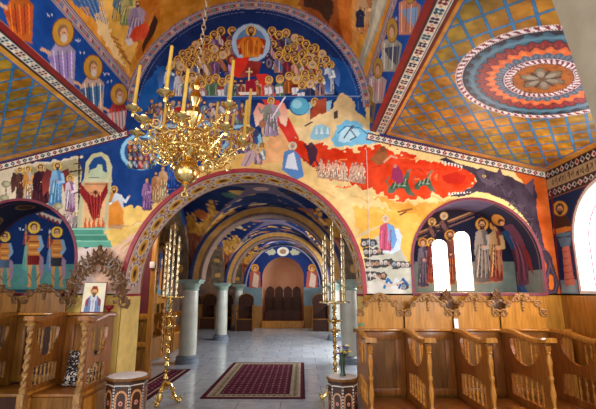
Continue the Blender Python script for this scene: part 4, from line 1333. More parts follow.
def groin(x, y):
    h1 = np.sqrt(np.clip(1 - ((x - HC) / HR) ** 2, 0, 1)) * 1.74
    h2 = np.zeros_like(x)
    for a, b in zip(HY[:-1], HY[1:]):
        k = (y >= a) & (y <= b)
        h2[k] = np.sqrt(np.clip(1 - ((y[k] - (a + b) / 2) / ((b - a) / 2)) ** 2, 0, 1)) * 1.74
    return h1, h2


G = Canvas(HXL, HXR, HY[0], HY[-1], .035, None, (26, 50, 112))
h1, h2 = groin(G.U, G.V)
zz = np.maximum(h1, h2)
G.a[:] = np.array((22, 42, 88.)) + (G.n3 * 20)[..., None]
oc = (zz < 1.42 + .6 * G.n3 + .3 * G.n1)
G.a[oc] = (np.array((196, 140, 60.)) + (G.n1 * 90)[..., None])[oc]
oc = (zz < .95 + .5 * G.n3)
G.a[oc] = (np.array((130, 70, 46.)) + (G.n1 * 70)[..., None])[oc]
for k in range(60):
    x = RND.uniform(HXL + .1, HXR - .1); y = RND.uniform(6.4, 18)
    G.ell((x, y), RND.uniform(.08, .16), RND.uniform(.1, .3), RND.choice([(176, 96, 50), (206, 160, 80), (70, 100, 84), (190, 120, 110), (60, 40, 40), (214, 190, 150)]), raw=True, rot=RND.uniform(0, 3), mott=20)
gl = np.abs(h1 - h2)
G.a[(gl < .03) & (zz > .5)] = (110, 96, 116)
for y in (HY[0] + HY[1],): 
    G.ell((HC, y / 2), .16, .16, (206, 170, 160), raw=True)


def gz(x, y):
    a, b = groin(x, y)
    return np.stack([x, y, CS + np.maximum(a, b)], 1)


tag(G.mesh('ceiling_hall_vault', gz, None, M_FRESCO), kind='structure')

# transverse arches
M_ARBROWN = plain('umber_arch_paint', (96, 70, 56), .55, 0, (140, 104, 76), 9)
M_ARGOLD = plain('ochre_arch_paint', (176, 126, 52), .55, 0, (206, 156, 80), 9)
M_ARBLUE = plain('blue_arch_paint', (20, 36, 80), .6, 0, (30, 52, 104), 9)
M_ARPALE = plain('lavender_line_paint', (140, 126, 136), .6)
for y in HY[1:3]:
    ra = 1.50
    rim = arch_out(HC, ra, CS, CS, 36); rim2 = arch_out(HC, ra + .30, CS, CS, 36)
    n = len(rim); vs = []; fs = []
    for a, b in zip(rim, rim2): vs += [(a[0], y - .2, a[1]), (b[0], y - .2, b[1]), (b[0], y + .2, b[1]), (a[0], y + .2, a[1])]
    for i in range(n - 1):
        for k in range(4): fs.append((i * 4 + k, i * 4 + 4 + k, i * 4 + 4 + (k + 1) % 4, i * 4 + (k + 1) % 4))
    m = MB(); m.add(vs, fs)
    o = tag(m.build('trim_hall_arch', M_ARBROWN), kind='structure')
    for r0, w_, mt in ((ra, .025, M_ARPALE), (ra + .028, .05, M_ARBROWN), (ra + .08, .12, M_ARGOLD), (ra + .202, .016, M_ARPALE), (ra + .22, .08, M_ARBLUE)):
        q_ = arch_trim('painted_band', HC, r0, CS, CS, w_, y - .2, .006, mt); q_.parent = o; del q_['kind']

# arcade walls on the columns
M_SOFFIT = plain('patterned_soffit', (70, 58, 44), .6, 0, (126, 104, 76), 7)


def arcade(name, X, xout, lab):
    cv = Canvas(HY[0], HY[-1], CS, 3.62, .03, lambda p: on_x(p, X)[:, [1, 2]], (70, 52, 60))
    cv.a[:] = np.array((112, 76, 56.)) + (cv.n1 * 60 + cv.n3 * 60)[..., None]
    hi = cv.V > 3.0 + .3 * cv.n3
    cv.a[hi] = (30, 54, 112)
    for k in range(40):
        cv.ell((RND.uniform(6.3, 18.3), RND.uniform(2.2, 3.4)), RND.uniform(.06, .14), RND.uniform(.12, .26), RND.choice([(190, 100, 50), (206, 150, 80), (60, 80, 70), (150, 60, 50), (206, 180, 150)]), raw=True)
    ops = []
    for a, b in zip(HY[:-1], HY[1:]): ops.append(((a + b) / 2, (b - a) / 2 - .22))

    def keep(U, V_):
        k = np.ones(U.shape, bool)
        for c, r in ops: k &= ~((((U - c) / r) ** 2 + ((V_ - CS) / 1.45) ** 2) < 1)
        return k
    for k2, XX in enumerate((X, xout)):
        o = cv.mesh(name + ('' if k2 == 0 else '_outer'), lambda y, z, XX=XX: np.stack([np.full_like(y, XX), y, z], 1), keep, M_FRESCO)
        tag(o, kind='structure')
    for c, r in ops:
        m = MB(); vs = []; fs = []; n = 30
        for k in range(n + 1):
            a = math.pi * k / n
            vs += [(X, c + r * math.cos(a), CS + 1.45 * math.sin(a)), (xout, c + r * math.cos(a), CS + 1.45 * math.sin(a))]
        m.add(vs, [(2 * k, 2 * k + 1, 2 * k + 3, 2 * k + 2) for k in range(n)])
        o = tag(m.build('trim_arcade_soffit', M_SOFFIT), kind='structure')
        # roundels painted along the soffit
        e = MB(); xm = (X + xout) / 2
        for k in range(9):
            a = math.pi * (k + .5) / 9
            nrm = Vector((0, -math.cos(a) / r, -math.sin(a) / 1.45)).normalized()
            c0 = Vector((xm, c + r * math.cos(a), CS + 1.45 * math.sin(a))) + nrm * .004
            tg = nrm.cross(Vector((1, 0, 0)))
            pts = [c0 + Vector((1, 0, 0)) * .09 * math.cos(q_) + tg * .12 * math.sin(q_) for q_ in np.linspace(0, 2 * math.pi, 14, endpoint=False)]
            e.add([tuple(p) for p in pts], [tuple(range(14))])
        e.build('painted_roundel', M_ARGOLD, o, smooth=False)


arcade('wall_arcade_north', HXL, HXL - .42, 'north')
arcade('wall_arcade_south', HXR, HXR + .42, 'south')

# outer walls of the hall, ceilings of its aisles
LA = -3.95
cv = Canvas(6.3, 12.7, 0, 3.6, .03, lambda p: on_x(p, LA)[:, [1, 2]], (40, 60, 100))
cv.a[cv.V < 1.75] = (92, 132, 140); cv.a[cv.V > 2.7] = (110, 72, 60)
for k in range(14):
    y = 6.8 + k * .44
    cv.poly([(y - .13, 1.62), (y + .13, 1.62), (y + .1, 2.2), (y, 2.3), (y - .1, 2.2)], RND.choice([(60, 90, 150), (190, 120, 60), (150, 60, 60), (200, 190, 180)]), raw=True)
    cv.ell((y, 2.4), .1, .1, (206, 160, 70), raw=True); cv.ell((y, 2.39), .05, .07, SKIN, raw=True)
tag(cv.mesh('wall_hall_north', lambda y, z: np.stack([np.full_like(y, LA), y, z], 1), None, M_FRESCO), kind='structure')
M_HALLW = plain('dim_fresco_plaster', (90, 70, 66), .7, 0, (150, 110, 84), 3)
m = MB()
m.box((-4.6, 12.75, 1.8), (1.3, .1, 3.6)); m.box((-5.25, 15.6, 1.8), (.1, 5.8, 3.6)); m.box((-4.1, 18.56, 1.8), (2.3, .1, 3.6))
tag(m.build('wall_hall_north_recess', M_HALLW, smooth=False), kind='structure')
m = MB(); m.box((2.95, 12.45, 1.8), (.1, 12.0, 3.6)); m.box((2.2, 18.56, 1.8), (1.5, .1, 3.6))
tag(m.build('wall_hall_south', M_HALLW, smooth=False), kind='structure')
m = MB(); m.box((-4.1, 12.3, 3.62), (2.5, 12.5, .06)); tag(m.build('ceiling_hall_north_aisle', M_HALLW, smooth=False), kind='structure')
m = MB(); m.box((2.2, 12.3, 3.62), (1.7, 12.5, .06)); tag(m.build('ceiling_hall_south_aisle', M_HALLW, smooth=False), kind='structure')

# end wall with its arched recess
EY = 18.5
to_e = lambda p: on_y(p, EY)[:, [0, 2]]
EX = float(to_e([(283, 290)])[0, 0]); ER = float(to_e([(304, 290)])[0, 0]) - EX
ES = float(to_e([(283, 257)])[0, 1]) - ER
E_ = Canvas(-3.0, 1.5, 0, 3.7, .018, to_e, (24, 44, 100))
E_.poly([(200, 306), (360, 306), (360, 345), (200, 345)], (150, 104, 56)); E_.poly([(200, 287), (360, 287), (360, 306), (200, 306)], (110, 130, 140))
E_.line([(246 + 37 - 37 * math.cos(math.pi * k / 24), 287 - 42 * math.sin(math.pi * k / 24)) for k in range(25)], 1.2, (150, 150, 176))
for x in (255, 312):
    E_.poly([(x - 6, 288), (x - 5, 272), (x, 268), (x + 5, 272), (x + 6, 288)], (170, 84, 70)); E_.poly([(x - 3, 286), (x - 1, 272), (x + 4, 276), (x + 3, 288)], (206, 180, 160)); halo(E_, x, 268, 3.8, (214, 150, 60)); face(E_, x, 268.5, 2.4)
E_.ell((283, 251.5), 6, 4.6, (206, 206, 196)); E_.ell((283, 251.5), 3.2, 2.6, (150, 110, 90))
for sx in (-1, 1): E_.poly([(283 + sx * 7, 252), (283 + sx * 10, 248), (283 + sx * 18, 252), (283 + sx * 14, 255), (283 + sx * 9, 255)], (170, 170, 150), wob=.03)
tag(E_.mesh('wall_hall_west', lambda u, v: np.stack([u, np.full_like(u, EY), v], 1), lambda U, V_: ~in_arch(U, V_, EX, ER, ES, 0), M_FRESCO), kind='structure')
m = MB(); vs = []; fs = []; n = 24      # apse: half-round niche with a half dome
for j in range(13):
    if j < 7: z, rr = ES * j / 6, ER + .02
    else:
        a = math.pi / 2 * (j - 6) / 6; z, rr = ES + (ER + .02) * math.sin(a), (ER + .02) * math.cos(a)
    for k in range(n + 1):
        a = math.pi * k / n
        vs.append((EX + rr * math.cos(a), EY + 1.9 * rr / ER * math.sin(a), z))
for j in range(12):
    for k in range(n): fs.append((j * (n + 1) + k, j * (n + 1) + k + 1, (j + 1) * (n + 1) + k + 1, (j + 1) * (n + 1) + k))
m.add(vs, fs); tag(m.build('wall_apse', M_PEACH), kind='structure')
m = MB(); m.box((EX, EY + .95, .15), (2 * ER - .02, 2.1, .30), bev=.02); tag(m.build('floor_apse_platform', M_OAK, smooth=False), kind='structure')

# columns
def column(x, y, lab, z1=CS):
    c = thing('marble_column', lab, 'column', (x, y, 0), 0, 'columns of the hall')
    b = MB(); b.lathe([(.26, 0), (.26, .06), (.24, .08), (.25, .11), (.25, .13), (.22, .15), (.205, .17)], 24); b.build('base', M_STONEB, c)
    s = MB(); s.lathe([(.192, .165), (.195, .4), (.190, .9), (.176, z1 - .3), (.174, z1 - .24)], 28); s.build('shaft', M_STONE, c)
    k = MB(); k.lathe([(.178, z1 - .25), (.196, z1 - .235), (.196, z1 - .21), (.184, z1 - .2), (.192, z1 - .17), (.24, z1 - .09)], 24)
    k.box((0, 0, z1 - .065), (.49, .49, .05), bev=.008); k.box((0, 0, z1 - .02), (.54, .54, .04), bev=.008)
    k.build('capital', M_STONEG, c)
    return c


LXc, RXc = HXL - .08, HXR + .1
column(LXc + .09, 9.8, 'stout pale marble column beside the dark red runner, nearest on the left')
column(LXc, 14.2, 'slimmer-looking pale marble column, second of the left row, behind the nearest left one')
column(LXc, 17.85, 'farthest left column, green-grey capital at the end wall')
column(RXc, 9.8, 'pale marble column behind the right brass candelabrum and flower vase')
column(RXc, 14.2, 'pale column half hidden behind the right candelabrum, second of the right row')
column(RXc, 17.85, 'farthest right column beside the end wall recess')
# ---------------------------------------------------------------- choir stalls
M_OAKB = wood('mid_oak', (118, 68, 24), (172, 108, 46))
def post_twist(h, r, turns=4, n=40):
    """barley-twist post standing at the origin"""
    vs, fs = [], []
    k_ = 10
    for i in range(n + 1):
        z = h * i / n; a0 = turns * 2 * math.pi * i / n
        env = r * (1.0 if .08 < i / n < .92 else 1.25)
        for k in range(k_):
            a = 2 * math.pi * k / k_
            rr = env * (.82 + .22 * math.cos(2 * a)) if .08 < i / n < .92 else env
            vs.append((rr * math.cos(a + a0), rr * math.sin(a + a0), z))
    for i in range(n):
        for k in range(k_): fs.append((i * k_ + k, i * k_ + (k + 1) % k_, (i + 1) * k_ + (k + 1) % k_, (i + 1) * k_ + k))
    fs += [tuple(range(k_))[::-1], tuple(n * k_ + k for k in range(k_))]
    return vs, fs


def oval(c, ry, rz, n=22, e=1.0):
    return [(c[0] + ry * math.cos(2 * math.pi * k / n), c[1] + rz * math.sin(2 * math.pi * k / n)) for k in range(n)]


def make_divider(root, x, depth, top, zo, ro, zl, twist, mats, seat_z):
    """side of a stall in the plane X = x (root frame: y = 0 at the back, -depth at the front)"""
    mw, mp = mats
    f = lambda u: -u * depth
    body = [(f(0), 0), (f(.93), 0), (f(.93), seat_z + .06), (f(.9), zl[1] + .06), (f(.93), top - .16), (f(.9), top - .05), (f(.55), top - .03), (f(.25), top - .02), (f(0), top + .02)]
    zt = zo + ro * .95
    hole1 = [(f(.5) + depth * .31 * math.cos(a), zt + (2 * ro) * math.sin(a)) for a in np.linspace(0, -math.pi, 17)] + [(f(.5) - depth * .25, zt + .018), (f(.5) + depth * .25, zt + .018)]
    hole2 = [(f(.16), zl[0]), (f(.82), zl[0]), (f(.82), zl[1] - .03), (f(.49), zl[1]), (f(.16), zl[1] - .03)]
    m = MB(); m.plate(body, [hole1, hole2], .035, T(x, 0, 0), 'YZ')
    d = m.build('divider', mw, root, ang=30)
    # turned spindles in both openings
    for k in range(6):
        yy = f(.23 + .108 * k)
        s = MB(); s.lathe(turned(zl[1] - zl[0] - .02, .017), 8, (x, yy, zl[0]))
        s.build('spindle', mp, d)
    for u in (.29, .38, .62, .71):
        hh = ro * 2 * math.sqrt(max(.05, 1 - ((u - .5) / .31) ** 2))
        s = MB(); s.lathe(turned(hh + .02, .016), 8, (x, f(u), zt - hh - .006)); s.build('spindle', mp, d)
    # front post
    s = MB()
    if twist:
        v_, f_ = post_twist(top - seat_z - .12, .033); s.add(v_, f_, T(x, f(.95), seat_z + .05))
        s.box((x, f(.95), (seat_z + .05) / 2), (.075, .075, seat_z + .05), bev=.008)
        s.lathe([(.0, 0), (.05, .0), (.055, .02), (.04, .04), (.05, .06), (.035, .085), (.0, .09)], 12, (x, f(.95), top - .08))
    else:
        s.lathe(turned(top - seat_z - .1, .030), 12, (x, f(.95), seat_z + .04))
        s.box((x, f(.95), (seat_z + .05) / 2), (.07, .07, seat_z + .05), bev=.008)
    s.build('front_post', mp, root)
    # shaped arm on top, scrolled at its front end
    n = 16; aw = .034
    a = MB(); pts = []
    for i in range(n + 1):
        u = i / n
        pts.append((u, top + .025 * math.sin(u * math.pi * 2 + .4) - .012, aw + .030 * math.exp(-((u - .92) / .16) ** 2) + .02 * math.exp(-(u / .18) ** 2)))
    vs = []
    for u, z, w in pts:
        yy = f(u * 1.03)
        vs += [(x - w, yy, z - .02), (x - w, yy, z + .015), (x - w * .8, yy, z + .028), (x + w * .8, yy, z + .028), (x + w, yy, z + .015), (x + w, yy, z - .02)]
    fs = []
    for i in range(n):
        for k in range(6): fs.append((i * 6 + k, i * 6 + (k + 1) % 6, (i + 1) * 6 + (k + 1) % 6, (i + 1) * 6 + k))
    fs += [tuple(range(6)), tuple(n * 6 + k for k in range(6))[::-1]]
    a.add(vs, fs)
    a.build('armrest', M_OAKG if not twist else mats[0], root)
    return d


def crest_outline(w, z0, h):
    """scalloped crest: low shoulders, two ogee steps and a round middle"""
    half = [(.5, 0), (.5, .40), (.47, .47), (.42, .48), (.38, .52), (.36, .62), (.33, .72), (.28, .78), (.22, .80), (.19, .88), (.12, .95), (.06, .99), (0, 1.0)]
    pts = [(-w * a, z0 + h * b) for a, b in half] + [(w * a, z0 + h * b) for a, b in half[-2::-1]]
    return pts


def crest_carving(root, w, z0, h, y, mat, name='crest_carving'):
    m = MB()
    # volutes at the shoulders, running leaf edge, shell and drop in the middle
    for sx in (-1, 1):
        for (c, r0, a0, tr) in (((.43, .44), .050, .4, 1.5), ((.33, .70), .046, .2, 1.5), ((.12, .86), .050, 1.2, 1.5)):
            sp2 = spiral((0, 0), r0, .008, a0, tr, 20)
            m.tube([(sx * (w * c[0] + p[0]), y, z0 + h * c[1] + p[1]) for p in sp2], [.015 - .008 * i / 20 for i in range(21)], 6)
        pts = [(sx * w * a, y, z0 + h * b) for a, b in ((.5, .36), (.47, .47), (.41, .49), (.37, .60), (.33, .72), (.24, .79), (.17, .90), (.06, .99))]
        m.tube(pts, .014, 6)
        for k in range(5):
            a, b = .47 - k * .085, .42 + k * .125
            m.ball((sx * w * a, y, z0 + h * b), .02, 8, 6, sc=(1.3, .8, 1))
    for k in range(7):
        a = math.pi * k / 6
        m.ball((.05 * math.cos(a), y - .004, z0 + h * .86 + .055 * math.sin(a)), .018, 8, 6, sc=(1, .8, 1.3))
    m.ball((0, y - .006, z0 + h * .84), .026, 8, 6)
    for k in range(3): m.ball((0, y - .004, z0 + h * (.72 - .09 * k)), .02 - .003 * k, 8, 6, sc=(1.2 - .1 * k, .8, 1.4))
    return m.build(name, mat, root)


def make_stall(label, group, loc, w, depth, top, seat_z, zo, ro, zl, crest_h, mats, end_div=False, crest_w=None, start_div=True, twist=False):
    """root frame: x from 0 to w, y = 0 at the back panel, the front towards -y"""
    mw, md, mc = mats[:3]
    t = thing('choir_stall', label, 'stall', loc, 0, group)
    # framed back
    b = MB(); b.box((w / 2, .035, top / 2 + .0), (w - .044, .03, top - .01)); b.build('back_panel', md, t)
    fr = MB(); fr.box((w / 2, .012, top - .06), (w - .05, .03, .1), bev=.005); fr.box((w / 2, .012, seat_z + .07), (w - .05, .03, .08), bev=.005)
    for xx in (.075, w - .075): fr.box((xx, .012, (top + seat_z) / 2), (.11, .026, top - seat_z - .1), bev=.005)
    fr.build('back_frame', mw, t)
    if crest_h:
        c = MB(); c.plate(crest_outline(w * .96, top + .02, crest_h), [], .035, T(w / 2, .04, 0)); c.build('crest_board', mats[3] if len(mats) > 3 else mw, t, ang=30)
        o = crest_carving(t, w * .96, top + .02, crest_h, .018, mc)
        o.location = (w / 2, 0, 0)
    l = MB(); l.box((w / 2, -.01, top + .012), (w, .11, .028), bev=.01); l.build('ledge', M_OAKG, t)
    s = MB(); s.box((w / 2, -depth * .42, seat_z), (w - .05, depth * .72, .035), bev=.01); s.build('seat', mw, t)
    k = MB(); k.box((w / 2, -depth * .76, seat_z / 2 - .01), (w - .05, .03, seat_z - .02)); k.build('front_board', md, t)
    if start_div: make_divider(t, .0, depth, top, zo, ro, zl, twist, (mw, mc if twist else M_OAK), seat_z)
    if end_div: make_divider(t, w, depth, top, zo, ro, zl, twist, (mw, mc if twist else M_OAK), seat_z)
    return t


YB = 5.34
SOUTH = [.69, 1.285, 1.90, 2.49, 3.085]
labs = ['honey oak choir stall nearest the arch, next to the flower table', 'oak choir stall second from the arch, scrolled crest under the white throne fresco edge',
        'oak choir stall in the south row below the two narrow windows', 'oak choir stall last before the corner, fourth of the south row']
labs[1] = 'oak choir stall second from the arch, a white card on its right shoulder'
for k in range(4):
    make_stall(labs[k], 'south row of choir stalls', (SOUTH[k], YB, 0), SOUTH[k + 1] - SOUTH[k], 1.0, 1.11, .33, .92, .13, (.42, .68), .43, (M_OAKB, M_OAKD, M_CARVE, M_OAKL), end_div=(k == 3))
# darker carved finials that rise behind the joints of the stalls
for x in (SOUTH[2] - .03, SOUTH[3] + .02):
    m = MB()
    for sx in (-1, 1):
        for (cx_, cz_, r0, a0, tr) in ((.05, .05, .05, .4, 1.5), (.045, .13, .045, 1.4, 1.5), (.02, .2, .035, 2.0, 1.4)):
            m.tube([(sx * (cx_ + p[0]), 0, cz_ + p[1]) for p in spiral((0, 0), r0, .01, a0, tr, 16)], [.02 - .009 * i / 16 for i in range(17)], 6)
    m.box((0, .0, .05), (.14, .03, .16), bev=.01); m.ball((0, 0, .235), .022, 8, 6, sc=(1, .8, 1.5))
    f_ = m.build('carved_finial', M_CARVED); f_.location = (x, YB + .105, 1.36)
    tag(f_, 'dark carved finial behind the stall crests, ' + ('below the gap right of the second stall' if x < 2.2 else 'between the third and last south stalls'), 'carving', kind='thing')
# corner seat against the south wall
m = MB(); t = thing('corner_panel', 'plain oak back board in the corner beyond the last stall of the south row', 'panelling', (3.22, YB, 0))
m = MB(); m.box((0, .02, .56), (.24, .04, 1.12)); m.build('board', M_OAK, t)
m = MB(); m.box((0, -.005, 1.12), (.24, .06, .03), bev=.008); m.build('ledge', M_OAKL, t)

# north side: throne between two tall sides, and the darker stalls left of it
TX = -2.99
throne = make_stall('carved oak throne with patterned cushion, left of the big arch', None, (TX, YB, 0), .60, .70, 1.30, .47, 1.02, .155, (.57, .79), 0, (M_OAKB, M_OAKD, M_CARVE, M_OAK), end_div=True, twist=True)
for xx in (.022, .622):
    m = MB(); m.box((xx, -.34, .28), (.012, .5, .34), bev=.005); m.box((xx + .004, -.34, .28), (.014, .38, .22), bev=.006); m.build('side_panel', M_OAK, throne)
    m = MB(); m.box((xx, -.34, .505), (.03, .64, .035), bev=.008); m.build('side_rail', M_OAK, throne)
throne.name = 'bishop_throne'; throne['category'] = 'throne'
if 'group' in throne: del throne['group']
# openwork crown on the throne's ledge
m = MB()
cxx, z0 = .33, 1.38
for sx in (-1, 1):
    arc = [(.40 * math.cos(a), .04 + .66 * math.sin(a)) for a in np.linspace(.08, math.pi / 2, 9)]
    for i, (a, b) in enumerate(arc[:-1]):
        r0 = .088 + .012 * (i % 2)
        m.tube([(cxx + sx * (a * .9 + p[0] * .9), .05, z0 + b * .9 + p[1]) for p in spiral((0, 0), r0, .01, i * 1.1, 1.5 * (1 if i % 2 else -1), 20)], [.017 - .008 * q_ / 20 for q_ in range(21)], 6)
        for da, ln, rr_ in ((.0, .065, 1.10), (.5, .05, 1.04), (-.5, .05, 1.04), (2.7, .05, .74), (3.5, .05, .76)):
            ang = math.atan2(b - .04, a * 1.5) + da
            m.ball((0, 0, 0), .02, 7, 6, T(cxx + sx * a * .92 * rr_, .045, z0 + (b - .04) * .93 * rr_ + .04) @ RY(sx * (math.pi / 2 - ang)), sc=(.75, .6, ln / .02))
    m.tube([(cxx + sx * a * .92, .06, z0 + b * .93) for a, b in arc], .022, 7)
    m.tube([(cxx + sx * .40, .05, z0 + .0), (cxx + sx * .43, .05, z0 + .06), (cxx + sx * .38, .05, z0 + .12)], .03, 7)
m.ball((cxx, .045, z0 + .71), .05, 10, 8, sc=(1, .6, 1.3)); m.ball((cxx, .045, z0 + .78), .03, 10, 8)
for k in range(5): m.ball((cxx + (k - 2) * .05, .04, z0 + .62 - abs(k - 2) * .02), .034, 8, 6, sc=(1, .6, 1.2))
m.build('openwork_crown', M_CARVED, throne)
labs = ['dark oak stall with carved crest, left of the throne', 'dark oak stall at the left picture edge, beyond the dark crested one']
for k in range(2):
    make_stall(labs[k], 'north row of choir stalls', (TX - .62 * (k + 1), YB, 0), .60, .70, 1.30, .47, 1.02, .155, (.57, .79), .34, (M_OAKD, M_WALNUT, M_CARVED, M_OAKD), twist=True)

# cushion on the throne
def cushion_mat():
    m, nt, b, N, Lk = newmat('black_and_cream_weave')
    b.inputs['Roughness'].default_value = .9
    tc = N.new('ShaderNodeTexCoord'); mp = N.new('ShaderNodeMapping'); mp.inputs['Scale'].default_value = (7, 7, 9)
    wv = N.new('ShaderNodeTexNoise'); wv.inputs['Scale'].default_value = 2.2; wv.inputs['Distortion'].default_value = 2.5; wv.inputs['Detail'].default_value = 1
    r = N.new('ShaderNodeValToRGB'); r.color_ramp.interpolation = 'CONSTANT'
    r.color_ramp.elements[0].color = L4((24, 14, 18)); r.color_ramp.elements[1].position = .56; r.color_ramp.elements[1].color = L4((206, 190, 176))
    Lk.new(tc.outputs['Object'], mp.inputs['Vector']); Lk.new(mp.outputs['Vector'], wv.inputs['Vector']); Lk.new(wv.outputs['Fac'], r.inputs['Fac']); Lk.new(r.outputs['Color'], b.inputs['Base Color'])
    return m


def pillow(w, h, t, n=12):
    vs, fs = [], []
    for sd in (1, -1):
        for i in range(n + 1):
            for j in range(n + 1):
                u, v = i / n * 2 - 1, j / n * 2 - 1
                th = t * ((1 - u ** 4) * (1 - v ** 4)) ** .5 * sd
                pinch = 1 - .06 * (1 - abs(u)) * abs(v) - .06 * (1 - abs(v)) * abs(u)
                vs.append((u * w / 2 * pinch, th / 2, v * h / 2 * pinch))
    N1 = (n + 1) ** 2
    for i in range(n):
        for j in range(n):
            a = i * (n + 1) + j
            fs.append((a, a + 1, a + n + 2, a + n + 1)); fs.append((N1 + a, N1 + a + n + 1, N1 + a + n + 2, N1 + a + 1))
    return vs, fs


m = MB(); v_, f_ = pillow(.40, .40, .13); m.add(v_, f_, RX(math.radians(-14)))
o = m.build('cushion', cushion_mat()); o.location = (TX + .36, YB - .16, .692)
tag(o, 'black and cream patterned cushion leaning on the throne back', 'cushion', kind='thing')

# icon and small red lamp on the throne's ledge
ic = thing('saint_icon', 'bright icon panel of a bearded saint leaning inside the carved crown', 'icon', (TX + .345, YB - .03, 1.327))
ic.rotation_euler = (math.radians(-5), 0, math.radians(4))
m = MB(); m.box((0, 0, .19), (.29, .022, .38), bev=.003); m.build('panel', plain('icon_edge_red', (120, 50, 50), .5), ic)
Ic = Canvas(-.135, .135, .01, .37, .004, None, (236, 226, 196))
def icp(x, y): return (x * .135, .01 + y * .36)
for (cx_, cy_, rx, ry, c) in [(0, .72, .42, .17, (236, 200, 110)), ]: Ic.ell(icp(cx_, cy_), rx * .135, ry * .36, c, raw=True)
Ic.poly([icp(*p) for p in [(-.75, .0), (-.7, .4), (-.3, .56), (.3, .56), (.7, .4), (.75, 0)]], (120, 140, 180), raw=True)
Ic.poly([icp(*p) for p in [(-.3, .55), (.3, .55), (.2, .0), (-.2, .0)]], (214, 214, 222), raw=True)
Ic.poly([icp(*p) for p in [(-.7, .4), (-.4, .5), (-.45, .2), (-.7, .2)]], (150, 70, 80), raw=True); Ic.poly([icp(*p) for p in [(.7, .4), (.4, .5), (.45, .2), (.7, .2)]], (150, 70, 80), raw=True)
Ic.ell(icp(0, .72), .042, .05, (120, 50, 50), raw=True); Ic.ell(icp(0, .69), .032, .042, SKIN, raw=True); Ic.poly([icp(*p) for p in [(-.2, .66), (.2, .66), (.1, .5), (-.1, .5)]], (120, 90, 80), raw=True)
Ic.poly([icp(*p) for p in [(-.26, .78), (.26, .78), (.2, .88), (-.2, .88)]], (150, 50, 50), raw=True)
for k in range(5): Ic.line([icp(-.5 + k * .25, .05), icp(-.45 + k * .22, .4)], .006, (80, 90, 130), raw=True)
o = Ic.mesh('painted_face', lambda u, v: np.stack([u, np.full_like(u, -.0125), v], 1), None, M_FRESCO); o.parent = ic
lp = thing('votive_lamp', 'small dark red glass lamp on the ledge beside the icon', 'lamp', (TX + .555, YB - .02, 1.327))
M_REDGLASS = plain('dark_red_glass', (110, 14, 22), .12, 0, (140, 24, 30), 20)
m = MB(); m.lathe([(.0, 0), (.03, 0), (.03, .012), (.012, .022), (.016, .03), (.05, .05), (.056, .085), (.05, .088), (.044, .06), (.0, .05)], 16); m.build('bowl', M_REDGLASS, lp)
m = MB(); m.lathe([(.0, .05), (.022, .05), (.022, .075), (.0, .075)], 10); m.build('wick_cup', M_BRASS, lp)
# card on the shoulder of the second stall, small green booklet on the first
o = MB().box((0, 0, .06), (.05, .006, .12)).build('paper_card', plain('white_card', (232, 230, 226), .8)); o.location = (1.91, YB - .055, 1.137); o.rotation_euler = (math.radians(-6), 0, math.radians(-4))
tag(o, 'small white paper card standing on the stall ledge below the narrow windows', 'card', kind='thing')
o = MB().box((0, 0, .012), (.07, .05, .024), bev=.004).build('booklet', plain('green_cover', (70, 130, 110), .5)); o.location = (.735, YB - .04, 1.174)
tag(o, 'tiny green booklet on the first oak stall ledge beside the arch', 'book', kind='thing')
# ---------------------------------------------------------------- chandelier
ball = on_y([(187, 172)], 4.0)[0]
CXh, CYh = float(ball[0]), 4.0
ch = thing('brass_chandelier', 'large polished brass chandelier with many arms, hanging before the arch', 'chandelier', (CXh, CYh, 2.60))
zb = float(ball[2]) - 2.60
m = MB(); m.ball((0, 0, zb), .128, 28, 18); m.build('globe', M_BRASS, ch)
m = MB(); m.lathe([(0, zb - .21), (.012, zb - .205), (.02, zb - .185), (.01, zb - .17), (.03, zb - .15), (.04, zb - .135), (.02, zb - .12), (.03, zb - .11)], 14)
m.tube([(.028 * math.cos(a), 0, zb - .235 + .028 * math.sin(a)) for a in np.linspace(0, 2 * math.pi, 14, endpoint=False)], .006, 6, closed=True); m.build('drop_finial', M_BRASS, ch)
m = MB()
m.lathe([(.03, zb + .12), (.06, zb + .14), (.03, zb + .16), (.05, zb + .2), (.1, zb + .24), (.12, zb + .29), (.07, zb + .34), (.035, zb + .37), (.06, zb + .42), (.035, zb + .46), (.05, zb + .5), (.095, zb + .56), (.11, zb + .62),
         (.06, zb + .68), (.03, zb + .71), (.05, zb + .76), (.075, zb + .8), (.05, zb + .86), (.025, zb + .9), (.04, zb + .94), (.02, zb + 1.0), (.012, zb + 1.04)], 20)
m.build('stem', M_BRASS, ch)
ztop = zb + 1.04
zl_, zu_ = zb + .24, zb + .46


def arm_mesh(rad, z0, drop):
    m = MB()
    pts = []
    for i in range(19):
        u = i / 18
        pts.append((.06 + (rad - .06) * u, 0, z0 - drop * math.sin(u * math.pi * 1.25) + .02 * u))
    m.tube(pts, [.013 - .005 * i / 18 for i in range(19)], 7)
    e = pts[-1]
    for (c, r0, a0, tr) in (((rad * .36, z0 + .02), .07, 3.6, 1.6), ((rad * .62, z0 + .005), .062, .4, -1.6), ((rad * .80, z0 - .05), .045, 2.0, 1.4), ((rad * .5, z0 - drop - .055), .05, 1.5, 1.5)):
        m.tube([(p[0], 0, p[1]) for p in spiral(c, r0, .01, a0, tr, 20)], [.009 - .004 * i / 20 for i in range(21)], 6)
    for u in (.25, .45, .65, .85):
        p = pts[int(u * 18)]
        m.ball((p[0], 0, p[2] + .014), .022, 8, 6, sc=(1, 1.6, .8)); m.ball((p[0], 0, p[2] - .03), .014, 8, 6, sc=(1, 1, 1.8))
    return m, e


def cup_mesh(e):
    m = MB(); x, _, z = e
    m.lathe([(0, z - .05), (.012, z - .045), (.02, z - .02), (.012, z), (.03, z + .02), (.075, z + .035), (.082, z + .045), (.07, z + .042), (.03, z + .035), (.024, z + .07), (.03, z + .085), (.022, z + .085), (.018, z + .06), (0, z + .06)], 16, (x, 0, 0))
    return m


